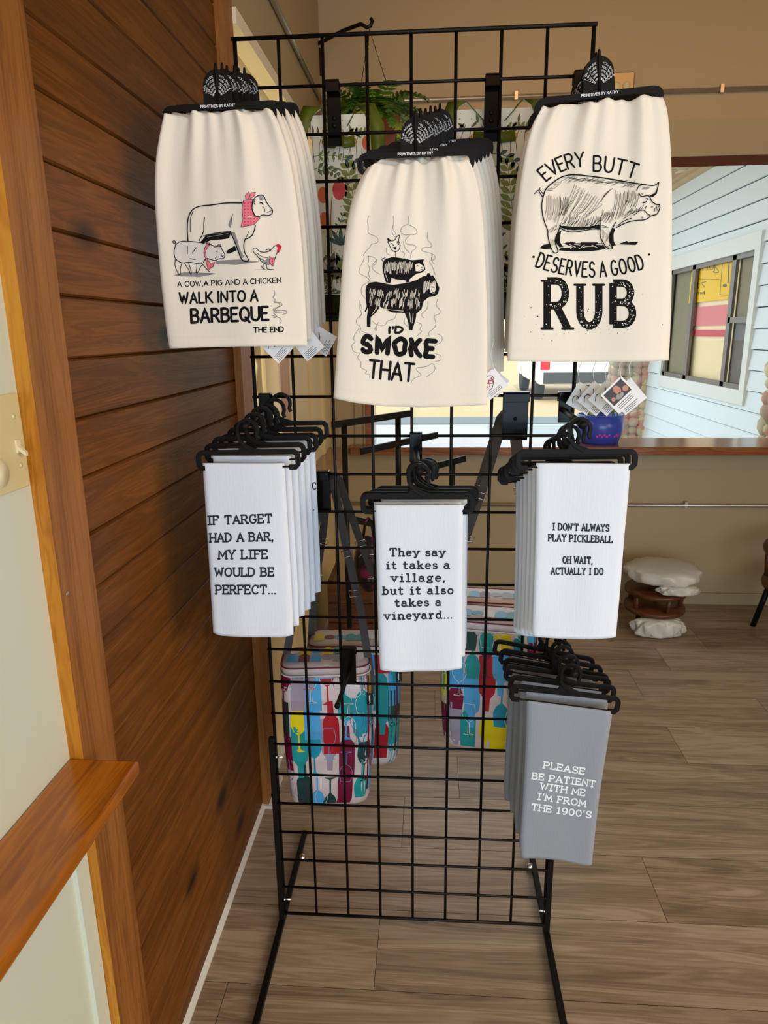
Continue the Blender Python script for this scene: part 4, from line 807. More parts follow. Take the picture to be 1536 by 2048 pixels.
t2 = Towel([(736, 331), (722, 352), (708, 385), (697, 425), (687, 500), (680, 600), (674, 700), (667, 795)], [(937, 318), (950, 345), (960, 385), (967, 440), (971, 520), (974, 620), (975, 720), (974, 810)], [(667, 796), (710, 805), (770, 813), (840, 815), (910, 813), (974, 810)], YF, seed=5, gather=.0075, folds=.0042, **TB)
t3 = Towel([(1086, 214), (1068, 245), (1054, 290), (1042, 360), (1032, 440), (1026, 530), (1020, 630), (1016, 722)], [(1330, 189), (1338, 215), (1342, 280), (1345, 380), (1345, 480), (1343, 600), (1338, 721)], [(1016, 722), (1100, 724), (1200, 724), (1280, 723), (1338, 721)], YF, seed=9, gather=.0075, folds=.0042, **TB)
stack(dict(towel=t1, big=True, n=6, print='cow, pig and chicken barbecue towel', desc='white kitchen towel', rdesc='plain-edged white towel', cloth='flour', art=art_barbecue(), inks=INK1, bar=((329, 219), (547, 208)), corner=(1, (649, 650)), tgroup='white towels in the upper left stack', hgroup='hangers of the upper left stack', row=1, hname='upper left towel stack', hx=-.289, jit=[0, .001, -.001, .002, .0, .001]))
stack(dict(towel=t2, big=True, n=6, print="stacked animals smoke towel", desc='white kitchen towel', rdesc='plain-edged white towel', cloth='flour', art=art_smoke(), inks=INK2, bar=((719, 313), (944, 304)), corner=(1, (1007, 745)), tgroup='white towels in the upper middle stack', hgroup='hangers of the upper middle stack', row=2, hname='upper middle towel stack', hx=.012))
stack(dict(towel=t3, big=True, n=6, print='big pig rub towel', desc='white kitchen towel', rdesc='plain-edged white towel', cloth='flour', art=art_rub(), inks=INK2, bar=((1076, 203), (1322, 176)), corner=(0, (1008, 700)), tgroup='white towels in the upper right stack', hgroup='hangers of the upper right stack', row=1, hname='upper right towel stack', hx=.286, jit=[0, .0, .004, .010, .0, .0], rz=[0, .02, 0, -.05, 0, 0]))
L1 = [('IF TARGET', 130, 715, 1130, 682), ('HAD A BAR,', 165, 990, 1150, 966), ('MY LIFE', 300, 1255, 1060, 1246), ('WOULD BE', 240, 1530, 1160, 1526), ('PERFECT...', 255, 1806, 1190, 1804)]
L2 = [('They say', 310, 410, 1150, 408), ('it takes a', 250, 610, 1220, 602), ('village,', 330, 802, 1145, 796), ('but it also', 200, 1000, 1275, 990), ('takes a', 390, 1186, 1090, 1170), ('vineyard...', 225, 1386, 1255, 1364)]
L3 = [("I DON'T ALWAYS", 350, 315, 1210, 336), ('PLAY PICKLEBALL', 285, 485, 1260, 512), ('OH WAIT,', 505, 826, 955, 834), ('ACTUALLY I DO', 325, 995, 1120, 1005)]
L4 = [('PLEASE', 515, 335, 990, 412), ('BE PATIENT', 380, 465, 1115, 560), ('WITH ME', 475, 585, 995, 666), ("I'M FROM", 440, 706, 1005, 794), ("THE 1900'S", 370, 830, 1070, 926)]
SM = dict(gather=.0, folds=.0016, nu=26, nv=60, th=.0065)
s1 = Towel([(404, 927), (409, 1000), (414, 1090), (420, 1190), (425, 1266)], [(568, 927), (572, 1000), (577, 1090), (583, 1190), (586, 1271)], [(425, 1267), (440, 1272), (500, 1274), (560, 1275), (586, 1271)], YF, seed=12, **SM)
s2 = Towel([(748, 1011), (751, 1060), (754, 1150), (757, 1260), (760, 1340)], [(928, 1011), (926, 1060), (925, 1160), (925, 1270), (924, 1337)], [(760, 1340), (800, 1344), (850, 1344), (890, 1341), (924, 1337)], YF, seed=14, **SM)
s3 = Towel([(1073, 927), (1073, 1000), (1071, 1090), (1068, 1190), (1065, 1274)], [(1261, 928), (1257, 1000), (1248, 1090), (1241, 1190), (1233, 1276)], [(1065, 1274), (1120, 1277), (1180, 1278), (1233, 1276)], YF, seed=15, **SM)
s4 = Towel([(1054, 1402), (1052, 1480), (1046, 1598), (1040, 1680), (1042, 1716)], [(1226, 1424), (1214, 1500), (1199, 1590), (1190, 1670), (1184, 1731)], [(1042, 1716), (1075, 1717), (1120, 1721), (1160, 1730), (1184, 1731)], YF, seed=17, **SM)
ra = Art(); q4 = T(5.12, 380, 780)
ra.text('C', (567, 1050), (575, 1049), 17, 2.4, serif=.11); ra.text(',', (568, 1094), (570, 1094), 12, 2.4)
IK = [mat('navy_black_ink', (32, 36, 46), .8)]
stack(dict(towel=s1, big=False, n=6, print='towel printed HAD A BAR MY LIFE', desc='white', rdesc='white towel', cloth='linen', art=art_lines(7.878, 400, 960, L1, 20.0, 3.4, gap=.30), inks=IK, bar=((396, 906), (595, 903)), corner=(1, (641, 1189)), tgroup='small white towels in the middle left stack', hgroup='hangers of the middle left stack', row=8, hname='middle left towel stack', hx=-.284, yr=-.04, rear_art=ra, rz=[0, -.03, -.02, .02, -.04, 0]))
stack(dict(towel=s2, big=False, n=6, print='towel printed They say it takes a village', desc='white', rdesc='white towel', cloth='linen', art=art_lines(7.68, 740, 1060, L2, 18.0, 3.1, .14), inks=IK, bar=((726, 993), (945, 993)), corner=(1, (933, 1292)), tgroup='small white towels in the middle stack', hgroup='hangers of the middle stack', row=9, hname='middle towel stack', hx=.008, yr=-.04, jit=[0, -.006, .002, -.003, .001, 0]))
stack(dict(towel=s3, big=False, n=6, print='towel printed PLAY PICKLEBALL', desc='white', rdesc='white towel', cloth='linen', art=art_lines(7.68, 1060, 1020, L3, 15.8, 2.7, .09, .34), inks=IK, bar=((1037, 904), (1271, 903)), corner=(0, (1027, 1270)), tgroup='small white towels in the middle right stack', hgroup='hangers of the middle right stack', row=8, hname='middle right towel stack', hx=.288, yr=-.04, rz=[0, .02, .05, 0, .03, 0]))
stack(dict(towel=s4, big=False, n=6, print='grey towel printed PLEASE BE PATIENT', desc='folded', rdesc='grey towel', cloth='grey_cloth', art=art_lines(5.908, 1000, 1480, L4, 14.8, 2.5, .12), inks=[M['white_ink']], bar=((1026, 1371), (1238, 1398)), corner=(0, (1009, 1612)), tgroup='grey towels in the lower right stack', hgroup='hangers of the lower right stack', row=15, hname='grey towel stack', hx=.286, yr=-.04, rz=[0, .05, -.02, -.1, -.12, -.16], jit=[0, .004, .003, .008, .006, 0]))
# empty hook and the hooks on the rear of the grid
e0 = PY(697, 1335, -.02); te = PX(675, 1410, e0.x); face_hook(e0.x, 15, te, 'empty black straight hook pointing forward below the village towel', height=.075, r=.0042, width=.030, drop=.045)
face_hook(PY(667, 215, 0).x, 1, (PY(667, 215, 0).x, .17, 1.73), 'black hook plate above the left botanical gift bag', width=.0245, height=.094, group='hooks on the rear of the wire grid', front=False, bolts=2)
face_hook(PY(983, 215, 0).x, 1, (PY(983, 215, 0).x, .17, 1.73), 'black hook plate above the right botanical gift bag', width=.0245, height=.094, group='hooks on the rear of the wire grid', front=False, bolts=2)
face_hook(PY(1031, 830, 0).x, 8, (PY(1031, 830, 0).x, .20, 1.18), 'wide glossy black hook plate left of the pickleball hangers', width=.049, height=.086, group='hooks on the rear of the wire grid', front=False, bolts=1, drop=.06)
face_hook(PY(644, 990, 0).x, 10, (PY(644, 990, 0).x, .20, 1.04), 'black hook plate right of the HAD A BAR towels', width=.034, height=.078, group='hooks on the rear of the wire grid', front=False, bolts=0, drop=.06)
# ---------------------------------------------------------------- card tags
def tag(c, half, ang, y, label, group, kind=0, up=(0, .05)):
    """square white card hung by one corner on a white thread"""
    p = PY(c[0], c[1], y); t = empty('price_tag', p, label, 'tag', group); k = half; ca, sa = math.cos(ang), math.sin(ang)
    f = lambda a, b, dy=0: p + Vector((a * ca - b * sa, dy, a * sa + b * ca))
    m = MB(); m.prism([f(-k, -k), f(k, -k), f(k, k), f(-k, k)], (0, .0007, 0)); m.build('card', M['paper'], t)
    m = MB(); m.smooth = True; q = f(k * .86, k * .86) if abs(ang - math.pi / 4) < .9 else f(k * .86, k * .86); m.tube([q + Vector((0, -.0006, 0)), q + Vector((up[0] * .4 - .006, -.001, up[1] * .5)), q + Vector((up[0], .004, up[1]))], .0006, 6); m.build('thread', M['white_ink'], t)
    a = Art(k * .02); g = lambda x, y_: (x * k, y_ * k)
    if kind == 0:
        for i in range(5): a.stroke([g(-.8, -.85 + i * .13), g(.1 + .5 * ((i * 7) % 3) / 3, -.85 + i * .13)], k * .035, 0)
        a.stroke([g(*q_) for q_ in smooth([(-.7, .5), (-.3, .8), (0, .5), (-.3, .2), (.2, .3), (.5, .6)])], k * .06, 0)
    elif kind == 1:
        a.stroke([g(*q_) for q_ in smooth([(-.6, -.1), (-.7, .3), (-.3, .75), (.2, .8), (.5, .5), (.3, .1), (-.2, -.3), (-.5, -.3)])], k * .05, 0)
        for P in ([(-.5, .0), (-.3, .5), (-.2, .1), (0, .5), (.1, .2), (.3, .5)], [(-.3, -.1), (-.1, .2), (.1, -.05), (.3, .3)]): a.stroke([g(*q_) for q_ in smooth(P)], k * .07, 1)
        for i in range(3): a.stroke([g(-.7, -.5 - i * .14), g(.5, -.5 - i * .14)], k * .03, 0)
    else:
        a.fill([g(-.85, -.3), g(.85, -.3), g(.85, .85), g(-.85, .85)], 2, 0, band=k * .3, cell=k); a.disc(g(.1, .45), k * .26, 3, 1, 16, 1.35); a.disc(g(-.05, -.02), k * .34, 4, 1, 16, .6); a.disc(g(.6, .1), k * .22, 3, 1, 12); a.disc(g(-.55, .1), k * .16, 3, 1, 12)
        for i in range(3): a.stroke([g(-.7, -.5 - i * .14), g(.6, -.5 - i * .14)], k * .035, 0)
    a.build('printing', [M['ink'], mat('red_ink', (196, 26, 52), .8), mat('tag_dark', (52, 38, 34), .5), mat('tag_skin', (190, 132, 108), .6), mat('tag_cloth', (150, 146, 140), .6)], lambda P, lay: np.array([f(x, z, -.0003 - .0003 * l) for (x, z), l in zip(P, lay)]), t)
    return t
q = math.pi / 4
for c, y, ang, lb in (((556, 694), YF + .018, q, 'leftmost'), ((617, 690), YF + .042, q - .12, 'middle'), ((644, 682), YF + .085, q + .25, 'rightmost')): tag(c, .0195, ang, y, '%s of the three white card tags under the barbecue towel' % lb, 'tags under the upper left towels', 0)
tag((984, 768), .0190, q - .1, YF + .016, 'white card tag with red script beside the smoke towel', 'tags under the upper middle towels', 1); tag((990, 766), .0180, q + .15, YF + .065, 'white card tag mostly hidden behind the red script tag', 'tags under the upper middle towels', 0)
for c, y, ang, kd, lb in (((1166, 797), -.05, q + .28, 0, 'leftmost white card tag under the big pig towel'), ((1190, 797), -.075, q + .12, 0, 'second white card tag from the left under the big pig towel'), ((1213, 796), -.10, q + .08, 0, 'third white card tag from the left under the big pig towel'), ((1256, 793), -.128, q - .06, 0, 'rightmost white card tag under the big pig towel'), ((1240, 790), -.15, q + .02, 2, 'white card tag with a dark photograph under the big pig towel')): tag(c, .0225, ang, y, lb, 'tags under the upper right towels', kd, (.004, .045))
# ================================================================ bags behind the grid
def gift_bag(c0, c1, y, depth, label, seed):
    """tall paper bag with a botanical print; c0/c1 photo corners of its front face (top-left, bottom-right)"""
    a, b = PY(*c0, y), PY(*c1, y); x0, x1, z1, z0 = a.x, b.x, a.z, b.z; t = empty('gift_bag', ((x0 + x1) / 2, y, z0), label, 'gift bag', 'botanical gift bags behind the grid')
    m = MB(); g = .012; xm = .5
    m.add([(x0, y, z0), (x1, y, z0), (x1, y, z1), (x0, y, z1), (x0, y + depth, z0), (x1, y + depth, z0), (x1, y + depth, z1), (x0, y + depth, z1), (x0 + g, y + depth / 2, z1), (x1 - g, y + depth / 2, z1), (x0 + g, y + depth / 2, z0 + .05), (x1 - g, y + depth / 2, z0 + .05)],
          [(0, 1, 2, 3), (4, 7, 6, 5), (0, 4, 5, 1), (0, 3, 8, 10), (10, 8, 7, 4), (0, 10, 4), (1, 11, 9, 2), (11, 5, 6, 9), (1, 5, 11)])
    o = m.build('body', mat('cream_paper', (232, 222, 196), .55, bump=(60, .1)), t); sd = o.modifiers.new('thick', 'SOLIDIFY'); sd.thickness = .0012
    m = MB(); m.box((x0 - .001, y - .0012, z0 - .001), (x1 + .001, y + depth + .001, z0 + .048)); m.build('base_band', mat('dark_olive_paper', (44, 42, 16), .7, spec=.1), t)
    A = Art(.0006); r = random.Random(seed); W, H = x1 - x0, z1 - z0; ok = lambda p: (min(max(p[0], .002), W - .002), min(max(p[1], .05), H - .002))
    def leaf(p, ang, l, w, mi):
        P = []
        for k in range(9): f = k / 8; P.append((p[0] + math.cos(ang) * l * f - math.sin(ang) * w * math.sin(math.pi * f) * .5, p[1] + math.sin(ang) * l * f + math.cos(ang) * w * math.sin(math.pi * f) * .5))
        for k in range(7, 0, -1): f = k / 8; P.append((p[0] + math.cos(ang) * l * f + math.sin(ang) * w * math.sin(math.pi * f) * .5, p[1] + math.sin(ang) * l * f - math.cos(ang) * w * math.sin(math.pi * f) * .5))
        A.quad([ok(q) for q in P], mi, 1)
    def sprig(p, ang, L, n, l, w, mi, bend=0.0):
        P = []; q = p; an = ang
        for k in range(n + 1):
            P.append(q); q = (q[0] + math.cos(an) * L / n, q[1] + math.sin(an) * L / n); an += bend / n
            if k: leaf(P[-1], an + .9, l * (1 - .5 * k / n), w, mi); leaf(P[-1], an - .9, l * (1 - .5 * k / n), w, mi)
        A.stroke([ok(s) for s in P], .0011, mi, 0, False, step=.01)
    def fruit(p, s, mi, ring):
        A.quad([ok((p[0] + s * 1.18 * math.cos(k * .524), p[1] + s * 1.5 * math.sin(k * .524))) for k in range(12)], ring, 1); A.quad([ok((p[0] + s * math.cos(k * .524) * .92, p[1] + s * 1.3 * math.sin(k * .524))) for k in range(12)], mi, 2)
    for rep in range(2):
        o_ = H - .018 - rep * H * .60
        sprig((W * .02, o_ - .072), .25, W * .52, 6, .016, .006, 1, -1.3); sprig((W * .48, o_ - .055), -.1, .11, 8, .017, .007, 2, -1.5); sprig((W * .02, o_ - .050), .1, .06, 5, .013, .005, 0, -.4)
        sprig((W * .80, o_ - .200), 1.65, .13, 10, .034, .010, 0, .1); sprig((W * .62, o_ - .014), .1, .05, 6, .012, .005, 0)
        for an in (.5, 1.0, 1.57, 2.1, 2.6): leaf((W * .48, o_ - .205), an, .034, .008, 2)
        sprig((W * .40, o_ - .185), 1.2, .035, 3, .014, .004, 2)
        A.stroke([ok(q) for q in smooth([(W * .10, o_ - .076), (W * .45, o_ - .068), (W * .62, o_ - .085), (W * .66, o_ - .12)])], .0024, 1, 0, False, step=.01)
        A.stroke([ok(q) for q in smooth([(W * .30, o_ - .22), (W * .31, o_ - .13), (W * .40, o_ - .10)])], .0014, 5, 0, False, step=.01)
        fruit((W * .47, o_ - .108), .0135, 3, 7); fruit((W * .18, o_ - .116), .0110, 4, 7); fruit((W * .19, o_ - .158), .0100, 4, 7); fruit((W * .98, o_ - .03), .009, 4, 7)
        for k in range(11): x = W * (.04 + .085 * k); A.stroke([ok((x, o_ - .060)), ok((x + r.uniform(-.008, .008), o_ - .03)), ok((x + r.uniform(-.012, .012), o_ - .006))], .0010, 5, 0, False, step=.01); leaf((x, o_ - r.uniform(.004, .03)), r.uniform(.4, 2.6), .016, .005, r.choice((5, 1)))
        leaf((W * .36, o_ - .215), -1.9, .05, .014, 5); leaf((W * .38, o_ - .215), -1.25, .05, .014, 0)
        for k in range(9): A.stroke([ok((W * .18 + r.uniform(-.01, .01), o_ - .285)), ok((W * (.02 + .05 * k), o_ - .225 - r.uniform(0, .025)))], .0011, 6, 0, False, step=.01)
        for an in (.5, 2.64): leaf((W * .52, o_ - .262), an, .036, .022, 6)
        A.stroke([ok((W * .52, o_ - .31)), ok((W * .52, o_ - .262))], .004, 0, 0)
        sprig((W * .90, o_ - .31), 1.7, .09, 9, .016, .006, 2); sprig((W * .70, o_ - .31), 1.5, .06, 7, .014, .004, 2); sprig((W * .08, o_ - .31), 1.5, .06, 6, .012, .004, 5)
        for k in range(34): A.disc(ok((W * .80 + r.gauss(0, .016), o_ - .15 + r.uniform(-.06, .05))), .0011, 8, 3, 6)
        for k in range(30): A.disc(ok((r.uniform(0, W), r.uniform(.06, H))), .0009, 5, 1, 6)
    mt = [mat('fern_print', (120, 124, 24), .5), mat('moss_print', (92, 96, 42), .5), mat('pine_print', (40, 66, 50), .5), mat('red_print', (196, 44, 32), .5), mat('orange_print', (214, 96, 36), .5), mat('umber_print', (92, 72, 34), .5), mat('brown_print', (112, 84, 40), .5), mat('peach_print', (238, 214, 178), .5), mat('gold_dots', (246, 226, 150), .3)]
    A.build('botanical_print', mt, lambda P, lay: np.stack([x0 + P[:, 0], y - .0003 - .0002 * lay, z0 + P[:, 1]], 1), t)
    # green ribbon handles: a bow across the punched holes, and loops at both shoulders
    gr = mat('olive_ribbon', (92, 102, 20), .4, spec=.4)
    for s in (-1, 1):
        m = MB(); cx_ = (x0 + x1) / 2; m.smooth = True
        xa = cx_ + s * W * .27; m.tube([(xa, y - .003, z1 - .045), (cx_ + s * W * .10, y - .006, z1 - .048), (cx_ + s * W * .02, y - .006, z1 - .040)], 0, flat=(.009, .0007, (0, 0, 1))); m.build('ribbon', gr, t)
        m = MB(); m.smooth = True; e = x0 if s < 0 else x1
        m.tube([(cx_ + s * W * .12, y + .004, z1 - .020), (e - s * .02, y + .012, z1 + .016), (e + s * .004, y + .004, z1 + .010), (e + s * .018, y - .004, z1 - .022), (e + s * .020, y + .002, z1 - .075), (e + s * .016, y + .02, z1 - .130)], 0, flat=(.0006, .013, (0, 0, 1))); m.build('handle', gr, t)
        m = MB(); m.smooth = True; m.lathe([(.0032, -.0012), (.0044, -.0012), (.0044, .0004), (.0032, .0004)], (xa, y - .0006, z1 - .045), 14, axis=1); m.build('eyelet', mat('brass_eyelet', (150, 120, 60), .3, .8), t)
    return t
gift_bag((621, 231), (741, 640), .045, .075, 'left botanical gift bag with olive ribbons hanging behind the grid', 3)
gift_bag((911, 220), (1052, 636), .045, .075, 'right botanical gift bag with olive ribbons hanging behind the grid', 4)
# ---------------------------------------------------------------- insulated wine totes with bottle print
PAL = [mat('tote_base', (214, 198, 196), .38, bump=(30, .3)), mat('tote_teal', (14, 150, 150), .38), mat('tote_yellow', (226, 206, 4), .38), mat('tote_wine', (116, 2, 52), .38), mat('tote_blue', (78, 168, 222), .38), mat('tote_lilac', (158, 148, 166), .38), mat('tote_green', (8, 58, 58), .38), mat('tote_red', (172, 10, 32), .38), mat('tote_white', (236, 232, 230), .38), mat('tote_cyan', (12, 146, 176), .38)]
def tote(cx_, yf, w, d, z0, z1, label, seed, strap_to, yaw=0.0, lean=.0):
    """rounded box of printed laminate with zipped lid, piping and a long webbing strap"""
    t = empty('wine_tote', (cx_, yf, z0), label, 'tote bag', 'bottle print wine totes'); ca, sa = math.cos(yaw), math.sin(yaw); H = z1 - z0; rc = .028; yc = yf + d / 2
    def ring(z, inset=0.0):
        P = []; f = (z - z0) / H; k = 1 - .06 * (1 - f) if f < 1 else 1; hw, hd = w / 2 * k - inset, d / 2 * k - inset; rc = min(.028, hd * .96)
        for sx, sy, a0 in ((1, -1, 270), (1, 1, 0), (-1, 1, 90), (-1, -1, 180)):
            for q in range(7): a = math.radians(a0 + 90 * q / 6); x, y = sx * (hw - rc) + rc * math.cos(a), sy * (hd - rc) + rc * math.sin(a); P.append((x, y))
        return [Vector((cx_ + x * ca - y * sa + lean * (z - z0), yc + x * sa + y * ca, z)) for x, y in P]
    m = MB(); m.smooth = True; zs = [(z0, .030), (z0 + .004, .014), (z0 + .014, .004), (z0 + .03, 0)] + [(z0 + .03 + (H - .03) * k / 8, -.004 * math.sin(math.pi * k / 8)) for k in range(1, 9)]; vs = []; fs = []
    for z, i in zs: vs += ring(z, i)
    for j in range(len(zs) - 1):
        for k in range(28): fs.append((j * 28 + k, j * 28 + (k + 1) % 28, (j + 1) * 28 + (k + 1) % 28, (j + 1) * 28 + k))
    fs.append(tuple(range(28))[::-1]); fs.append(tuple((len(zs) - 1) * 28 + k for k in range(28))); m.add(vs, fs); m.build('body', PAL[0], t)
    # lid
    m = MB(); m.smooth = True; vs = []; fs = []; zl = [(z1 + .001, .002), (z1 + .014, .000), (z1 + .020, .004), (z1 + .023, .016), (z1 + .024, .030)]
    for z, i in zl: vs += ring(z, i)
    for j in range(len(zl) - 1):
        for k in range(28): fs.append((j * 28 + k, j * 28 + (k + 1) % 28, (j + 1) * 28 + (k + 1) % 28, (j + 1) * 28 + k))
    fs.append(tuple((len(zl) - 1) * 28 + k for k in range(28))); fs.append(tuple(range(28))[::-1]); m.add(vs, fs); ld = m.build('lid', PAL[0], t)
    for z, i, mm in ((z1 + .0005, -.001, 8), (z1 + .019, .000, 3)):
        m = MB(); m.smooth = True; m.tube(ring(z, i), .0016, 6, closed=True); m.build('piping', PAL[mm], ld)
    # bottle print wrapped round the body
    def wrap(P, lay):
        out = []
        per = {}
        for (s, z), l in zip(P, lay):
            k = round(z, 4)
            if k not in per:
                f = min(max((z - z0 - .03) / (H - .03), 0), 1); R_ = ring(z, (-.004 * math.sin(math.pi * f) if z > z0 + .03 else .004 * (1 - (z - z0 - .014) / .016) if z > z0 + .014 else .004)); R_ = R_[21:] + R_[:21]; R_.append(R_[0]); R2 = [R_[0]]
                cum = [0.0]
                for a_, b_ in zip(R_, R_[1:]): cum.append(cum[-1] + (b_ - a_).length)
                per[k] = (R_, cum)
            R_, cum = per[k]; ss = (s % 1.0) * cum[-1]; j = min(np.searchsorted(cum, ss, side='right') - 1, len(R_) - 2); f2 = (ss - cum[j]) / max(cum[j + 1] - cum[j], 1e-9); p = R_[j].lerp(R_[j + 1], f2); e = R_[j + 1] - R_[j]; nrm = Vector((e.y, -e.x, 0)).normalized(); out.append(p + nrm * (.0005 + .0003 * l))
        return np.array(out)
    per = 2 * (w + d) - 1.7 * rc * 2; A = Art(.001); r = random.Random(seed); u = 1 / per
    def shape(kind, s, zb, hgt, wd, mi, upside, lay=0):
        B = [(.5, 0), (.5, .55), (.46, .66), (.2, .76), (.17, 1), (-.17, 1), (-.2, .76), (-.46, .66), (-.5, .58), (-.5, 0)]
        Gs = [(.36, 0), (.36, .02), (.06, .05), (.045, .42), (.3, .50), (.46, .66), (.44, .80), (.36, 1), (-.36, 1), (-.44, .80), (-.46, .66), (-.3, .50), (-.045, .42), (-.06, .05), (-.36, .02), (-.36, 0)]
        P = {0: B, 1: Gs, 2: [(.5, 0), (.5, .5), (-.5, .5), (-.5, 0)]}[kind]; P = [((s + x * wd * u), zb + (1 - y if upside else y) * hgt) for x, y in P]
        lo, hi = z0 + .016, z1 - .003
        return [(x, min(max(z, lo), hi)) for x, z in P]
    n = int(per / .031); z = z0 + .005; row = 0; lay_ = 0
    while z < z1:
        for i in range(n):
            s = (i + .5 + r.uniform(-.15, .15)) / n; k = r.choice((0, 0, 0, 0, 1, 1)); hgt = {0: .135, 1: .105, 2: .12}[k]; mi = r.choice((1, 2, 3, 4, 4, 5, 5, 6, 7, 9, 1, 3)); up = r.random() < .5; zb = z + r.uniform(-.02, .03); wd = .034 if k else .033
            P = shape(k, s, zb, hgt, wd, mi, up); lay_ += .012; A.fill([(x * per, zz) for x, zz in P], mi, lay_, band=.004, cell=.008)
            if r.random() < .45:
                P = shape(1, s + r.uniform(-.3, .3) / n, zb + r.uniform(-.02, .03), .08, .030, 0, r.random() < .4); A.stroke([(x * per, zz) for x, zz in P + P[:1]], .0008, r.choice((8, 8, 7, 3, 4)), lay_ + .5, False, step=.012)
        z += .082; row += 1
    A.v = [(x / per, z_) for x, z_ in A.v]; A.build('bottle_print', PAL, wrap, t)
    A = Art(.001)
    for i in range(int(w / .026) + 1):
        for j in range(2):
            mi = r.choice((2, 4, 5, 8, 1, 3)); x = -w / 2 + .026 + i * .026; y = -d / 2 + .022 + j * .034; hw = .0125
            if abs(x) < w / 2 - .024 and y < d / 2 - .045: A.quad([(x - hw, y), (x + hw, y), (x + hw, y + .03), (x + hw * .4, y + .038), (x - hw * .4, y + .038), (x - hw, y + .03)] if r.random() < .7 else [(x + hw * 1.1 * math.cos(q * .524), y + .02 + hw * math.sin(q * .524)) for q in range(12)], mi, 0)
    A.build('lid_print', PAL, lambda P, lay: np.array([(cx_ + x * ca - y * sa + lean * H, yc + x * sa + y * ca, z1 + .0248 + .0006 * max(0, 0)) for x, y in P]), ld)
    # front zip with brand tab
    m = MB(); m.smooth = True; R0 = ring(z1 - .004, -.004); R1 = ring(z0 + .05, -.001); k0 = 3; m.tube([R0[k0], ring(z0 + H * .6, -.0045)[k0], R1[k0]], .0021, 6); m.build('piping', PAL[3], t)
    # straps with chrome sliders
    web = mat('grey_webbing', (74, 70, 68), .7, bump=(400, .5)); up = Vector(strap_to)
    for s in (-1, 1):
        a = Vector((cx_ + s * (w / 2 + .002) * ca + lean * H, yc + s * (w / 2 + .002) * sa - (.01 if s > 0 else -.02), z1 - .02)); b = up + Vector((s * .012, -.006 * s, 0)); m = MB()
        m.tube([a - Vector((0, 0, .05)), a, a.lerp(b, .35) + Vector((s * .006, 0, 0)), a.lerp(b, .7), b, b + Vector((-s * .010, 0, .012))], 0, flat=(.0007, .0088, (0, 1, 0))); sp_ = m.build('strap', web, t)
        for f in (.45, .66):
            p = a.lerp(b, f) + Vector((0, -.003, 0)); dv = (b - a).normalized(); sv = dv.cross(Vector((0, 1, 0))).normalized(); m = MB(); m.smooth = True
            m.tube([p + sv * .012 + dv * .007, p - sv * .012 + dv * .007, p - sv * .012 - dv * .007, p + sv * .012 - dv * .007], .0014, 6, closed=True); m.build('slider_buckle', M['chrome'], sp_)
    m = MB(); m.box((R0[k0].x - .004, R0[k0].y - .003, z1 - .075), (R0[k0].x + .010, R0[k0].y + .0005, z1 - .048)); tb = m.build('black_tab', mat('black_label', (16, 16, 18), .6), t)
    A = Art(.0004); A.stroke(smooth([(-.010, 0), (-.008, .002), (-.006, -.001), (-.004, .002), (-.002, -.001), (0, .002), (.002, -.001), (.004, .002), (.006, -.001), (.010, .001)]), .0016, 0)
    A.build('tab_text', M['white_ink'], lambda P, lay: np.array([(R0[k0].x + .003 - z, R0[k0].y - .0034, z1 - .0615 + x * -1) for x, z in P]), tb)
    return t
hl = (PY(644, 990, 0).x, .14, 1.05); hr = (PY(1031, 830, 0).x, .14, 1.185)
a, b = PY(562, 1350, .05), PY(742, 1620, .05); tote((a.x + b.x) / 2 - .004, .05, b.x - a.x + .004, .105, b.z - .006, a.z, 'nearer bottle print wine tote hanging low at left behind the grid', 5, (hl[0], .10, hl[2]), yaw=.10)
a, b = PY(610, 1300, .19), PY(795, 1540, .19); tote((a.x + b.x) / 2 + .004, .185, b.x - a.x, .10, b.z, a.z - .005, 'bottle print wine tote peeking out behind the left one', 6, (hl[0], .17, hl[2]), yaw=.05)
a, b = PY(886, 1262, .06), PY(1072, 1522, .06); tote((a.x + b.x) / 2, .06, b.x - a.x, .10, b.z + .008, a.z, 'nearer bottle print wine tote on the right behind the grid', 8, (hr[0], .10, hr[2]), yaw=-.16)
a, b = PY(890, 1215, .20), PY(1062, 1440, .20); tote((a.x + b.x) / 2 - .006, .20, b.x - a.x, .095, b.z, a.z - .006, 'rear bottle print wine tote with its lid showing above the right one', 9, (hr[0], .17, hr[2]), yaw=-.10)
# ---------------------------------------------------------------- hanging fern in the window corner
hk = empty('plant_bracket', (-.455, 2.07, 2.55), 'black iron plant bracket with a hooked end high in the corner', 'plant bracket')
ye = 1.80; A0, A1 = PY(633, 145, 2.07), PY(633, 95, 2.07); E = [PY(722, 48, ye), PY(734, 55, ye), PY(741, 52, ye), PY(745, 42, ye), PY(741, 37, ye)]
m = MB(); m.smooth = True; m.tube([A0, A1, A1 + Vector((.01, -.01, .012))] + [A1.lerp(E[0], f) + Vector((0, 0, .01)) for f in (.2, .6)] + E, .0075, 8); m.build('arm', M['black_wire'], hk)
m = MB(); m.box((A0.x - .02, 2.072, A0.z - .01), (A0.x + .02, 2.083, A1.z)); m.build('wall_plate', M['black_wire'], hk)
hp = PY(738, 58, ye); pc = Vector((hp.x + .01, ye, PY(750, 300, ye).z))
fp = empty('potted_fern', pc, 'bushy fern in a terracotta pot hanging by chains behind the grid', 'hanging plant')
m = MB(); m.smooth = True; m.lathe([(.075, -.02), (.105, .09), (.112, .092), (.114, .118), (.106, .12), (.10, .10), (0, .095)], pc, 28); m.build('pot', M['terracotta'], fp)
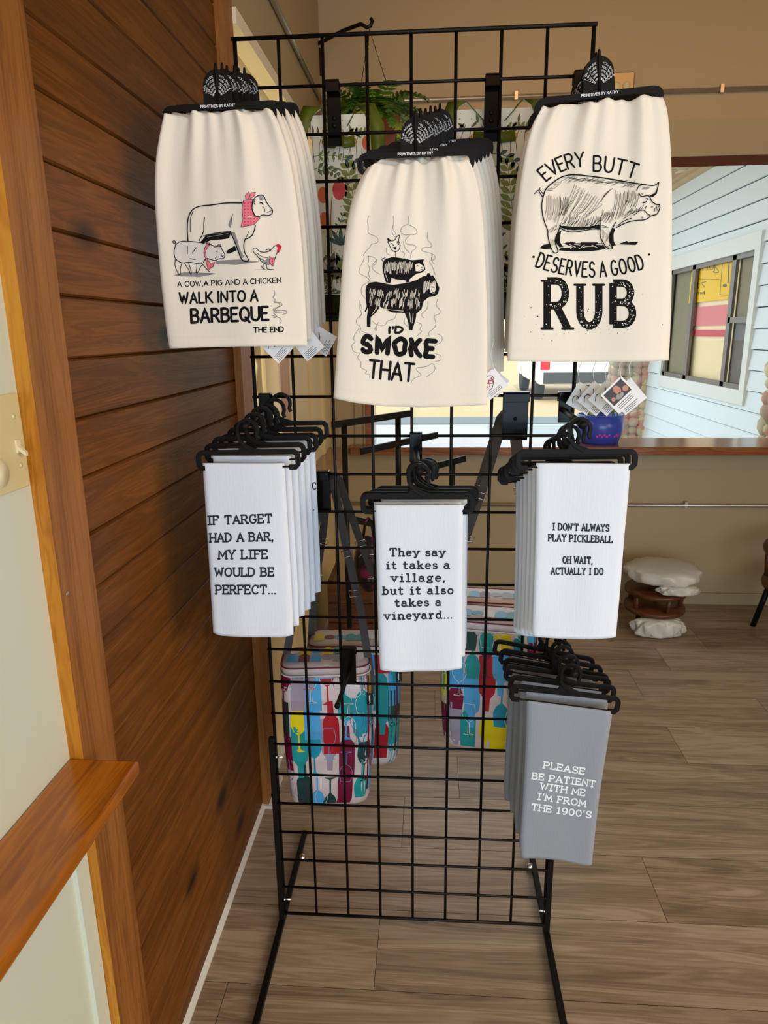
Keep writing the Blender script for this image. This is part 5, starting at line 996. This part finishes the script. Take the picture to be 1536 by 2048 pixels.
for k in range(3):
    a_ = 2.1 * k + .3; b_ = pc + Vector((.108 * math.cos(a_), .108 * math.sin(a_), .115)); m = MB(); m.smooth = True; n = 34
    for i in range(n):
        p, q_ = b_.lerp(hp, i / n), b_.lerp(hp, (i + 1.25) / n); m.tube([p, p.lerp(q_, .5) + Vector((.0022 * (i % 2), .0022 * ((i + 1) % 2), 0)), q_], .0014, 5)
    m.build('chain', mat('rusty_chain', (70, 48, 28), .5, .6), fp)
r = random.Random(21); fm = [mat('fern_leaf_dark', (52, 92, 26), .5), mat('fern_leaf', (86, 134, 36), .5), mat('fern_leaf_light', (140, 160, 50), .5)]
for k in range(64):
    az = r.uniform(0, 6.28); L_ = r.uniform(.15, .27); el = r.uniform(.15, 1.35); P = []; p = pc + Vector((.04 * math.cos(az), .04 * math.sin(az), .10)); an = el
    m = MB(); n = 12
    for i in range(n + 1):
        P.append(p.copy()); p = p + Vector((math.cos(az) * math.cos(an), math.sin(az) * math.cos(an), math.sin(an))) * (L_ / n); an -= .10 + .03 * i * .5
    m.tube(P, .0012, 4); sd = Vector((-math.sin(az), math.cos(az), 0))
    for i in range(2, n + 1):
        l = .040 * math.sin(math.pi * (i / (n + 1)) ** .8) + .006; d = (P[i] - P[i - 1]).normalized()
        for s in (-1, 1):
            tp = P[i] + sd * s * l + d * l * .35 - Vector((0, 0, l * .15)); w_ = d * .0065; m.add([P[i] - w_, P[i] + w_, tp + Vector((0, 0, .001)), P[i].lerp(tp, .5) + w_ * 1.3], [(0, 3, 2), (0, 1, 3)]); m.add([P[i] - w_ * .3, P[i].lerp(tp, .5) - w_ * 1.1, tp], [(0, 1, 2)])
    m.build('frond', fm[k % 3 if k % 5 else 1], fp, fix=False)
# ---------------------------------------------------------------- black rack, rear hanging bag, crate
rk = empty('display_rack', (-.05, 1.0, 0), 'black metal display rack with slanting arms in the window corner', 'display rack')
def bar(p, y0, q, y1, h=.011):
    a_, b_ = PY(*p, y0), PY(*q, y1); m = MB(); m.tube([a_, b_], 0, flat=(h, .005, (0, 0, 1))); m.build('arm', M['black_wire'], rk); return a_, b_
a1, b1 = bar((664, 850), .90, (819, 827), 1.10); a2, b2 = bar((721, 903), .95, (874, 870), 1.15); a3, b3 = bar((838, 940), 1.0, (930, 917), 1.12)
def post(px, py, y, zb, r_=.010):
    p = PY(px, py, y); m = MB(); m.smooth = True; m.tube([(p.x, y, zb), (p.x, y, p.z)], r_, 10); m.build('post', M['black_wire'], rk); return p
p1 = post(688, 848, .93, 0); zb_ = PY(745, 1048, 1.0).z; p2 = post(796, 833, 1.07, zb_); p3 = post(905, 925, 1.08, zb_)
m = MB(); q_ = PY(688, 1036, .93); e_ = PY(770, 1052, 1.0); m.tube([(p1.x, .93, q_.z), e_, (p2.x, 1.07, zb_), (p3.x, 1.08, zb_)], 0, flat=(.012, .005, (0, 0, 1))); m.build('arm', M['black_wire'], rk)
m = MB(); m.lathe([(0, .014), (.055, .012), (.06, .006), (.06, 0), (0, 0)], (p1.x, .93, 0), 24); m.build('base', M['black_wire'], rk)
fl = bpy.data.materials.new('dark_floral'); fl.use_nodes = True; nt = fl.node_tree; b = nt.nodes['Principled BSDF']; b.inputs['Roughness'].default_value = .4
tc = nt.nodes.new('ShaderNodeTexCoord'); vo = nt.nodes.new('ShaderNodeTexVoronoi'); vo.inputs['Scale'].default_value = 26; rp = nt.nodes.new('ShaderNodeValToRGB'); e = rp.color_ramp.elements; e[0].position = .25; e[0].color = lin((120, 18, 66)); e[1].position = .5; e[1].color = lin((24, 14, 26))
nt.links.new(tc.outputs['Object'], vo.inputs['Vector']); nt.links.new(vo.outputs['Distance'], rp.inputs[0]); nt.links.new(rp.outputs[0], b.inputs['Base Color'])
ay_ = .97; az_ = PY(738, 1046, ay_).z; pb = PY(738, 1128, ay_); bk = empty('backpack', (pb.x, ay_, pb.z - .12), 'dark magenta floral backpack hanging left of the village towel', 'backpack')
m = MB(); m.smooth = True; m.sphere(pb, 1, 20, 14, (.055, .05, .105)); m.build('body', fl, bk)
m = MB(); m.smooth = True; m.sphere(pb + Vector((0, -.045, -.03)), 1, 16, 10, (.038, .018, .05)); m.build('pocket', fl, bk)
m = MB(); m.smooth = True; m.tube([pb + Vector((-.02, 0, .09)), Vector((pb.x - .012, ay_, az_ - .01)), Vector((pb.x - .008, ay_ - .014, az_ + .008)), Vector((pb.x, ay_, az_ + .018)), Vector((pb.x + .008, ay_ + .014, az_ + .006)), pb + Vector((.02, 0, .09))], .005, 8); m.build('handle', fl, bk)
m = MB(); m.smooth = True; m.tube([pb + Vector((-.046, -.02, .02)), pb + Vector((-.02, -.046, .05)), pb + Vector((.02, -.046, .05)), pb + Vector((.046, -.02, .02))], .0018, 6); m.build('zip', M['chrome'], bk)
cx0 = PY(655, 1180, 1.35); cx1 = PY(745, 1180, 1.35)
cr = empty('wooden_crate', ((cx0.x + cx1.x) / 2, 1.35, 0), 'dark brown wooden crate in shadow under the hanging backpack', 'crate')
zt = PY(700, 1165, 1.35).z
for i in range(4):
    m = MB(); m.vv = .2 + .2 * i; z = .01 + i * (zt - .01) / 4; m.box((cx0.x, 1.35, z), (cx1.x, 1.365, z + (zt - .01) / 4 - .008)); m.build('slat', MATS['dark_stool_wood'], cr)
for x in (cx0.x, cx1.x - .02):
    m = MB(); m.vv = .5; m.box((x, 1.3652, 0), (x + .02, 1.60, zt)); m.build('side', MATS['dark_stool_wood'], cr)
# small sprig plant beside the left rear hook
# ---------------------------------------------------------------- stool wrapped in plastic on the right
yb = 1.78; L0, L1 = PY(1248, 1140, yb), PY(1404, 1140, yb); sc_ = (L1.x - L0.x) / 2; cx_ = L0.x + sc_; zt = PY(1320, 1122, yb - .1).z
stl = empty('footstool', (cx_ - .02, yb, 0), 'round wooden stool with a cushion wrapped in white plastic', 'stool')
wr = mat('white_plastic_wrap', (204, 199, 188), .28, bump=(22, 1.0)); r = random.Random(5)
def lumpy(mb, c, rx, ry, rz, seed, amp=.10, n=64, k=18):
    q = random.Random(seed); ph = [q.uniform(0, 6.3) for _ in range(8)]; vs = []; fs = []; mb.smooth = True
    for i in range(k + 1):
        a_ = math.pi * i / k
        for j in range(n):
            b_ = 2 * math.pi * j / n; g = 1 + amp * (math.sin(5 * b_ + ph[0] + 3 * a_) * .5 + math.sin(9 * b_ + ph[1] - 4 * a_) * .35 + math.sin(14 * b_ + ph[2] + 5 * a_) * .3 + math.sin(23 * b_ + ph[3] - 3 * a_) * .2) * math.sin(a_); e = .55
            cs = math.copysign(abs(math.cos(a_)) ** e, math.cos(a_)); vs.append(Vector(c) + Vector((rx * math.sin(a_) ** .6 * math.cos(b_) * g if a_ % math.pi > 1e-6 else 0, ry * math.sin(a_) ** .6 * math.sin(b_) * g if a_ % math.pi > 1e-6 else 0, rz * cs)))
    for i in range(k):
        for j in range(n): fs.append((i * n + j, i * n + (j + 1) % n, (i + 1) * n + (j + 1) % n, (i + 1) * n + j))
    mb.add(vs, fs)
zc = PY(1325, 1143, yb).z
m = MB(); lumpy(m, (cx_, yb, zc), sc_ * .95, sc_ * .85, .036, 3, .09); m.build('wrapped_cushion', wr, stl)
m = MB(); lumpy(m, (cx_ + .035, yb - sc_ * .72, zc - .045), .085, .03, .022, 4, .2); m.build('loose_plastic', wr, stl)
zr = PY(1318, 1178, yb).z; z2 = PY(1318, 1212, yb).z; rr = sc_ * .78; c2 = cx_ - .025
m = MB(); m.smooth = True; m.vv = .4; m.lathe([(0, .012), (rr - .01, .012), (rr, .004), (rr, -.010), (rr - .02, -.016), (0, -.016)], (c2, yb, zr), 36); m.build('seat_ring', MATS['dark_stool_wood'], stl)
m = MB(); m.smooth = True; m.vv = .6; m.lathe([(0, .010), (rr * .98, .010), (rr, 0), (rr * .98, -.010), (0, -.010)], (c2, yb, z2), 36); m.build('lower_ring', MATS['dark_stool_wood'], stl)
for k in range(5):
    a_ = -2.6 + k * 1.2566; m = MB(); m.smooth = True; m.vv = .3; x, y_ = c2 + rr * .85 * math.cos(a_), yb + rr * .85 * math.sin(a_); m.tube([(x, y_, z2), (x, y_, zr)], .011, 10); m.build('spindle', MATS['dark_stool_wood'], stl)
for k in range(3):
    a_ = -2.0 + k * 2.094; m = MB(); m.smooth = True; m.vv = .3; x, y_ = c2 + rr * .6 * math.cos(a_), yb + rr * .6 * math.sin(a_); m.tube([(x, y_, 0), (x, y_, z2)], .012, 10); m.build('leg', MATS['dark_stool_wood'], stl)
pb_ = empty('plastic_bag', (c2 - .03, yb - .06, 0), 'crumpled white plastic bag on the floor under the round stool', 'plastic bag')
m = MB(); lumpy(m, (c2 - .01, yb - rr * .80, .046), rr * .80, .045, .045, 7, .22); m.build('plastic', wr, pb_)
p = PY(1545, 1150, 1.70); es = empty('side_chair', (p.x + .12, 1.70, 0), 'dark wooden chair cut off by the right edge of the photo', 'chair')
m = MB(); m.smooth = True; m.vv = .5; z_ = PY(1536, 1168, 1.7).z; m.lathe([(0, .018), (.165, .018), (.17, 0), (.165, -.02), (0, -.02)], (p.x + .14, 1.70, z_), 30); m.build('seat', MATS['dark_stool_wood'], es)
for dx in (-.13, .13):
    for dy in (-.10, .10):
        m = MB(); m.smooth = True; m.vv = .3; m.tube([(p.x + .14 + dx * 1.1, 1.70 + dy * 1.1, 0), (p.x + .14 + dx * .8, 1.70 + dy * .8, z_ - .018)], .013, 8); m.build('leg', M['black_wire'], es)
m = MB(); m.smooth = True; m.vv = .6; m.tube([(p.x + .14 + .16 * math.cos(a), 1.70 + .16 * math.sin(a), z_ + .15 + .02 * math.sin(a)) for a in [math.radians(x) for x in range(20, 200, 12)]], .02, 8); m.build('backrest', MATS['dark_stool_wood'], es)
for a in (30, 75, 110, 150, 185):
    m = MB(); m.smooth = True; m.vv = .3; a = math.radians(a); m.tube([(p.x + .14 + .15 * math.cos(a), 1.70 + .15 * math.sin(a), z_ + .015), (p.x + .14 + .16 * math.cos(a), 1.70 + .16 * math.sin(a), z_ + .15)], .009, 8); m.build('spindle', MATS['dark_stool_wood'], es)
# ---------------------------------------------------------------- blue planter on the window sill
a, b = PY(1150, 876, 2.15), PY(1243, 876, 2.15); rr = (b.x - a.x) / 2; pc = Vector(((a.x + b.x) / 2, 2.14, .826)); hh = PY(1200, 828, 2.14).z - .826
pl = empty('planter', pc, 'blue glazed planter with pink marks on the window sill', 'planter')
m = MB(); m.smooth = True; m.lathe([(rr * .82, 0), (rr, hh * .5), (rr * .98, hh), (rr * .9, hh), (rr * .88, hh * .85), (0, hh * .85)], pc, 32); m.build('pot', mat('blue_glaze', (66, 84, 190), .25), pl)
for s_, dx in ((0, -.2), (1, .12), (2, .62)):
    A = Art(.001); ang = -1.57 + dx
    for k in range(3): A.disc((ang * rr + (k - 1) * .012, hh * .3 + .008 * ((k + s_) % 2)), .006, 0, 0, 8)
    A.build('painted_flower', mat('pink_glaze', (226, 70, 170), .3), lambda P, lay: np.array([(pc.x + math.cos(x / rr) * rr * (.83 + .34 * min(z / hh, .5)) * 1.01, pc.y + math.sin(x / rr) * rr * (.83 + .34 * min(z / hh, .5)) * 1.01, pc.z + z) for x, z in P]), pl)
r = random.Random(2)
for k in range(9):
    m = MB(); m.smooth = True; x, y_ = pc.x + r.uniform(-.8, .8) * rr, pc.y + r.uniform(-.6, .4) * rr; z = pc.z + hh * .85; tp = Vector((x + r.uniform(-.02, .02), y_, z + r.uniform(.03, .07))); m.tube([(x, y_, z), tp], .002, 5); m.mi = 1 + (k % 2); m.sphere(tp, .016, 8, 6, (1, 1, .8)); m.build('flower', [mat('stem_green', (70, 120, 40), .5), mat('lime_flower', (196, 206, 40), .6), mat('pale_flower', (226, 226, 150), .6)], pl)
# ---------------------------------------------------------------- mirrored writing of the banner reflected in the wing
XB, yb0, yb1, zb0, zb1 = BANNER; bn = bpy.data.objects['banner']; t = T(5.12, 1300, 300); A = Art(1.0)
def bw(pts, w): A.stroke(pts, w, 0, 0)
for s, x0, y0, x1, y1, h, w in (('e', 655, 1222, 605, 1228, 60, 1.0), ('r', 600, 1226, 555, 1232, 52, 1.0), ('k', 550, 1232, 500, 1236, 60, 1.0), ('7', 575, 1400, 525, 1412, 52, 1.2), ('1', 505, 1412, 480, 1416, 52, 1.2), ('5', 455, 1418, 425, 1424, 50, 1.2), ('berna', 560, 1474, 430, 1480, 30, 1.0)):
    p0, p1 = t((x0, y0))[0], t((x1, y1))[0]; st, W_ = strokes(s)
    for q in st: bw([(p0[0] + (p1[0] - p0[0]) * x / W_, p0[1] + (p1[1] - p0[1]) * x / W_ - y_ * h / 5.12) for x, y_ in q], w)
bw(t(*smooth([(700, 1150), (660, 1180), (665, 1240), (640, 1250), (700, 1262), (705, 1235), (670, 1200), (640, 1170), (665, 1140), (690, 1160)])), 1.1)
bw(t((440, 1310), (580, 1326), (715, 1322)), .6); bw(t((745, 1110), (718, 1482), (800, 1488)), .7); bw(t((812, 1150), (800, 1360)), 2.2); A.disc(t((768, 1388))[0], 4.5, 0, 0, 10, .7)
d_ = lambda P, lay: np.array([PX(x, y_, XB) + Vector((-.0015, 0, 0)) for x, y_ in P])
A.build('mirrored_lettering', mat('dark_vinyl_letters', (66, 60, 20), .6), d_, bn)
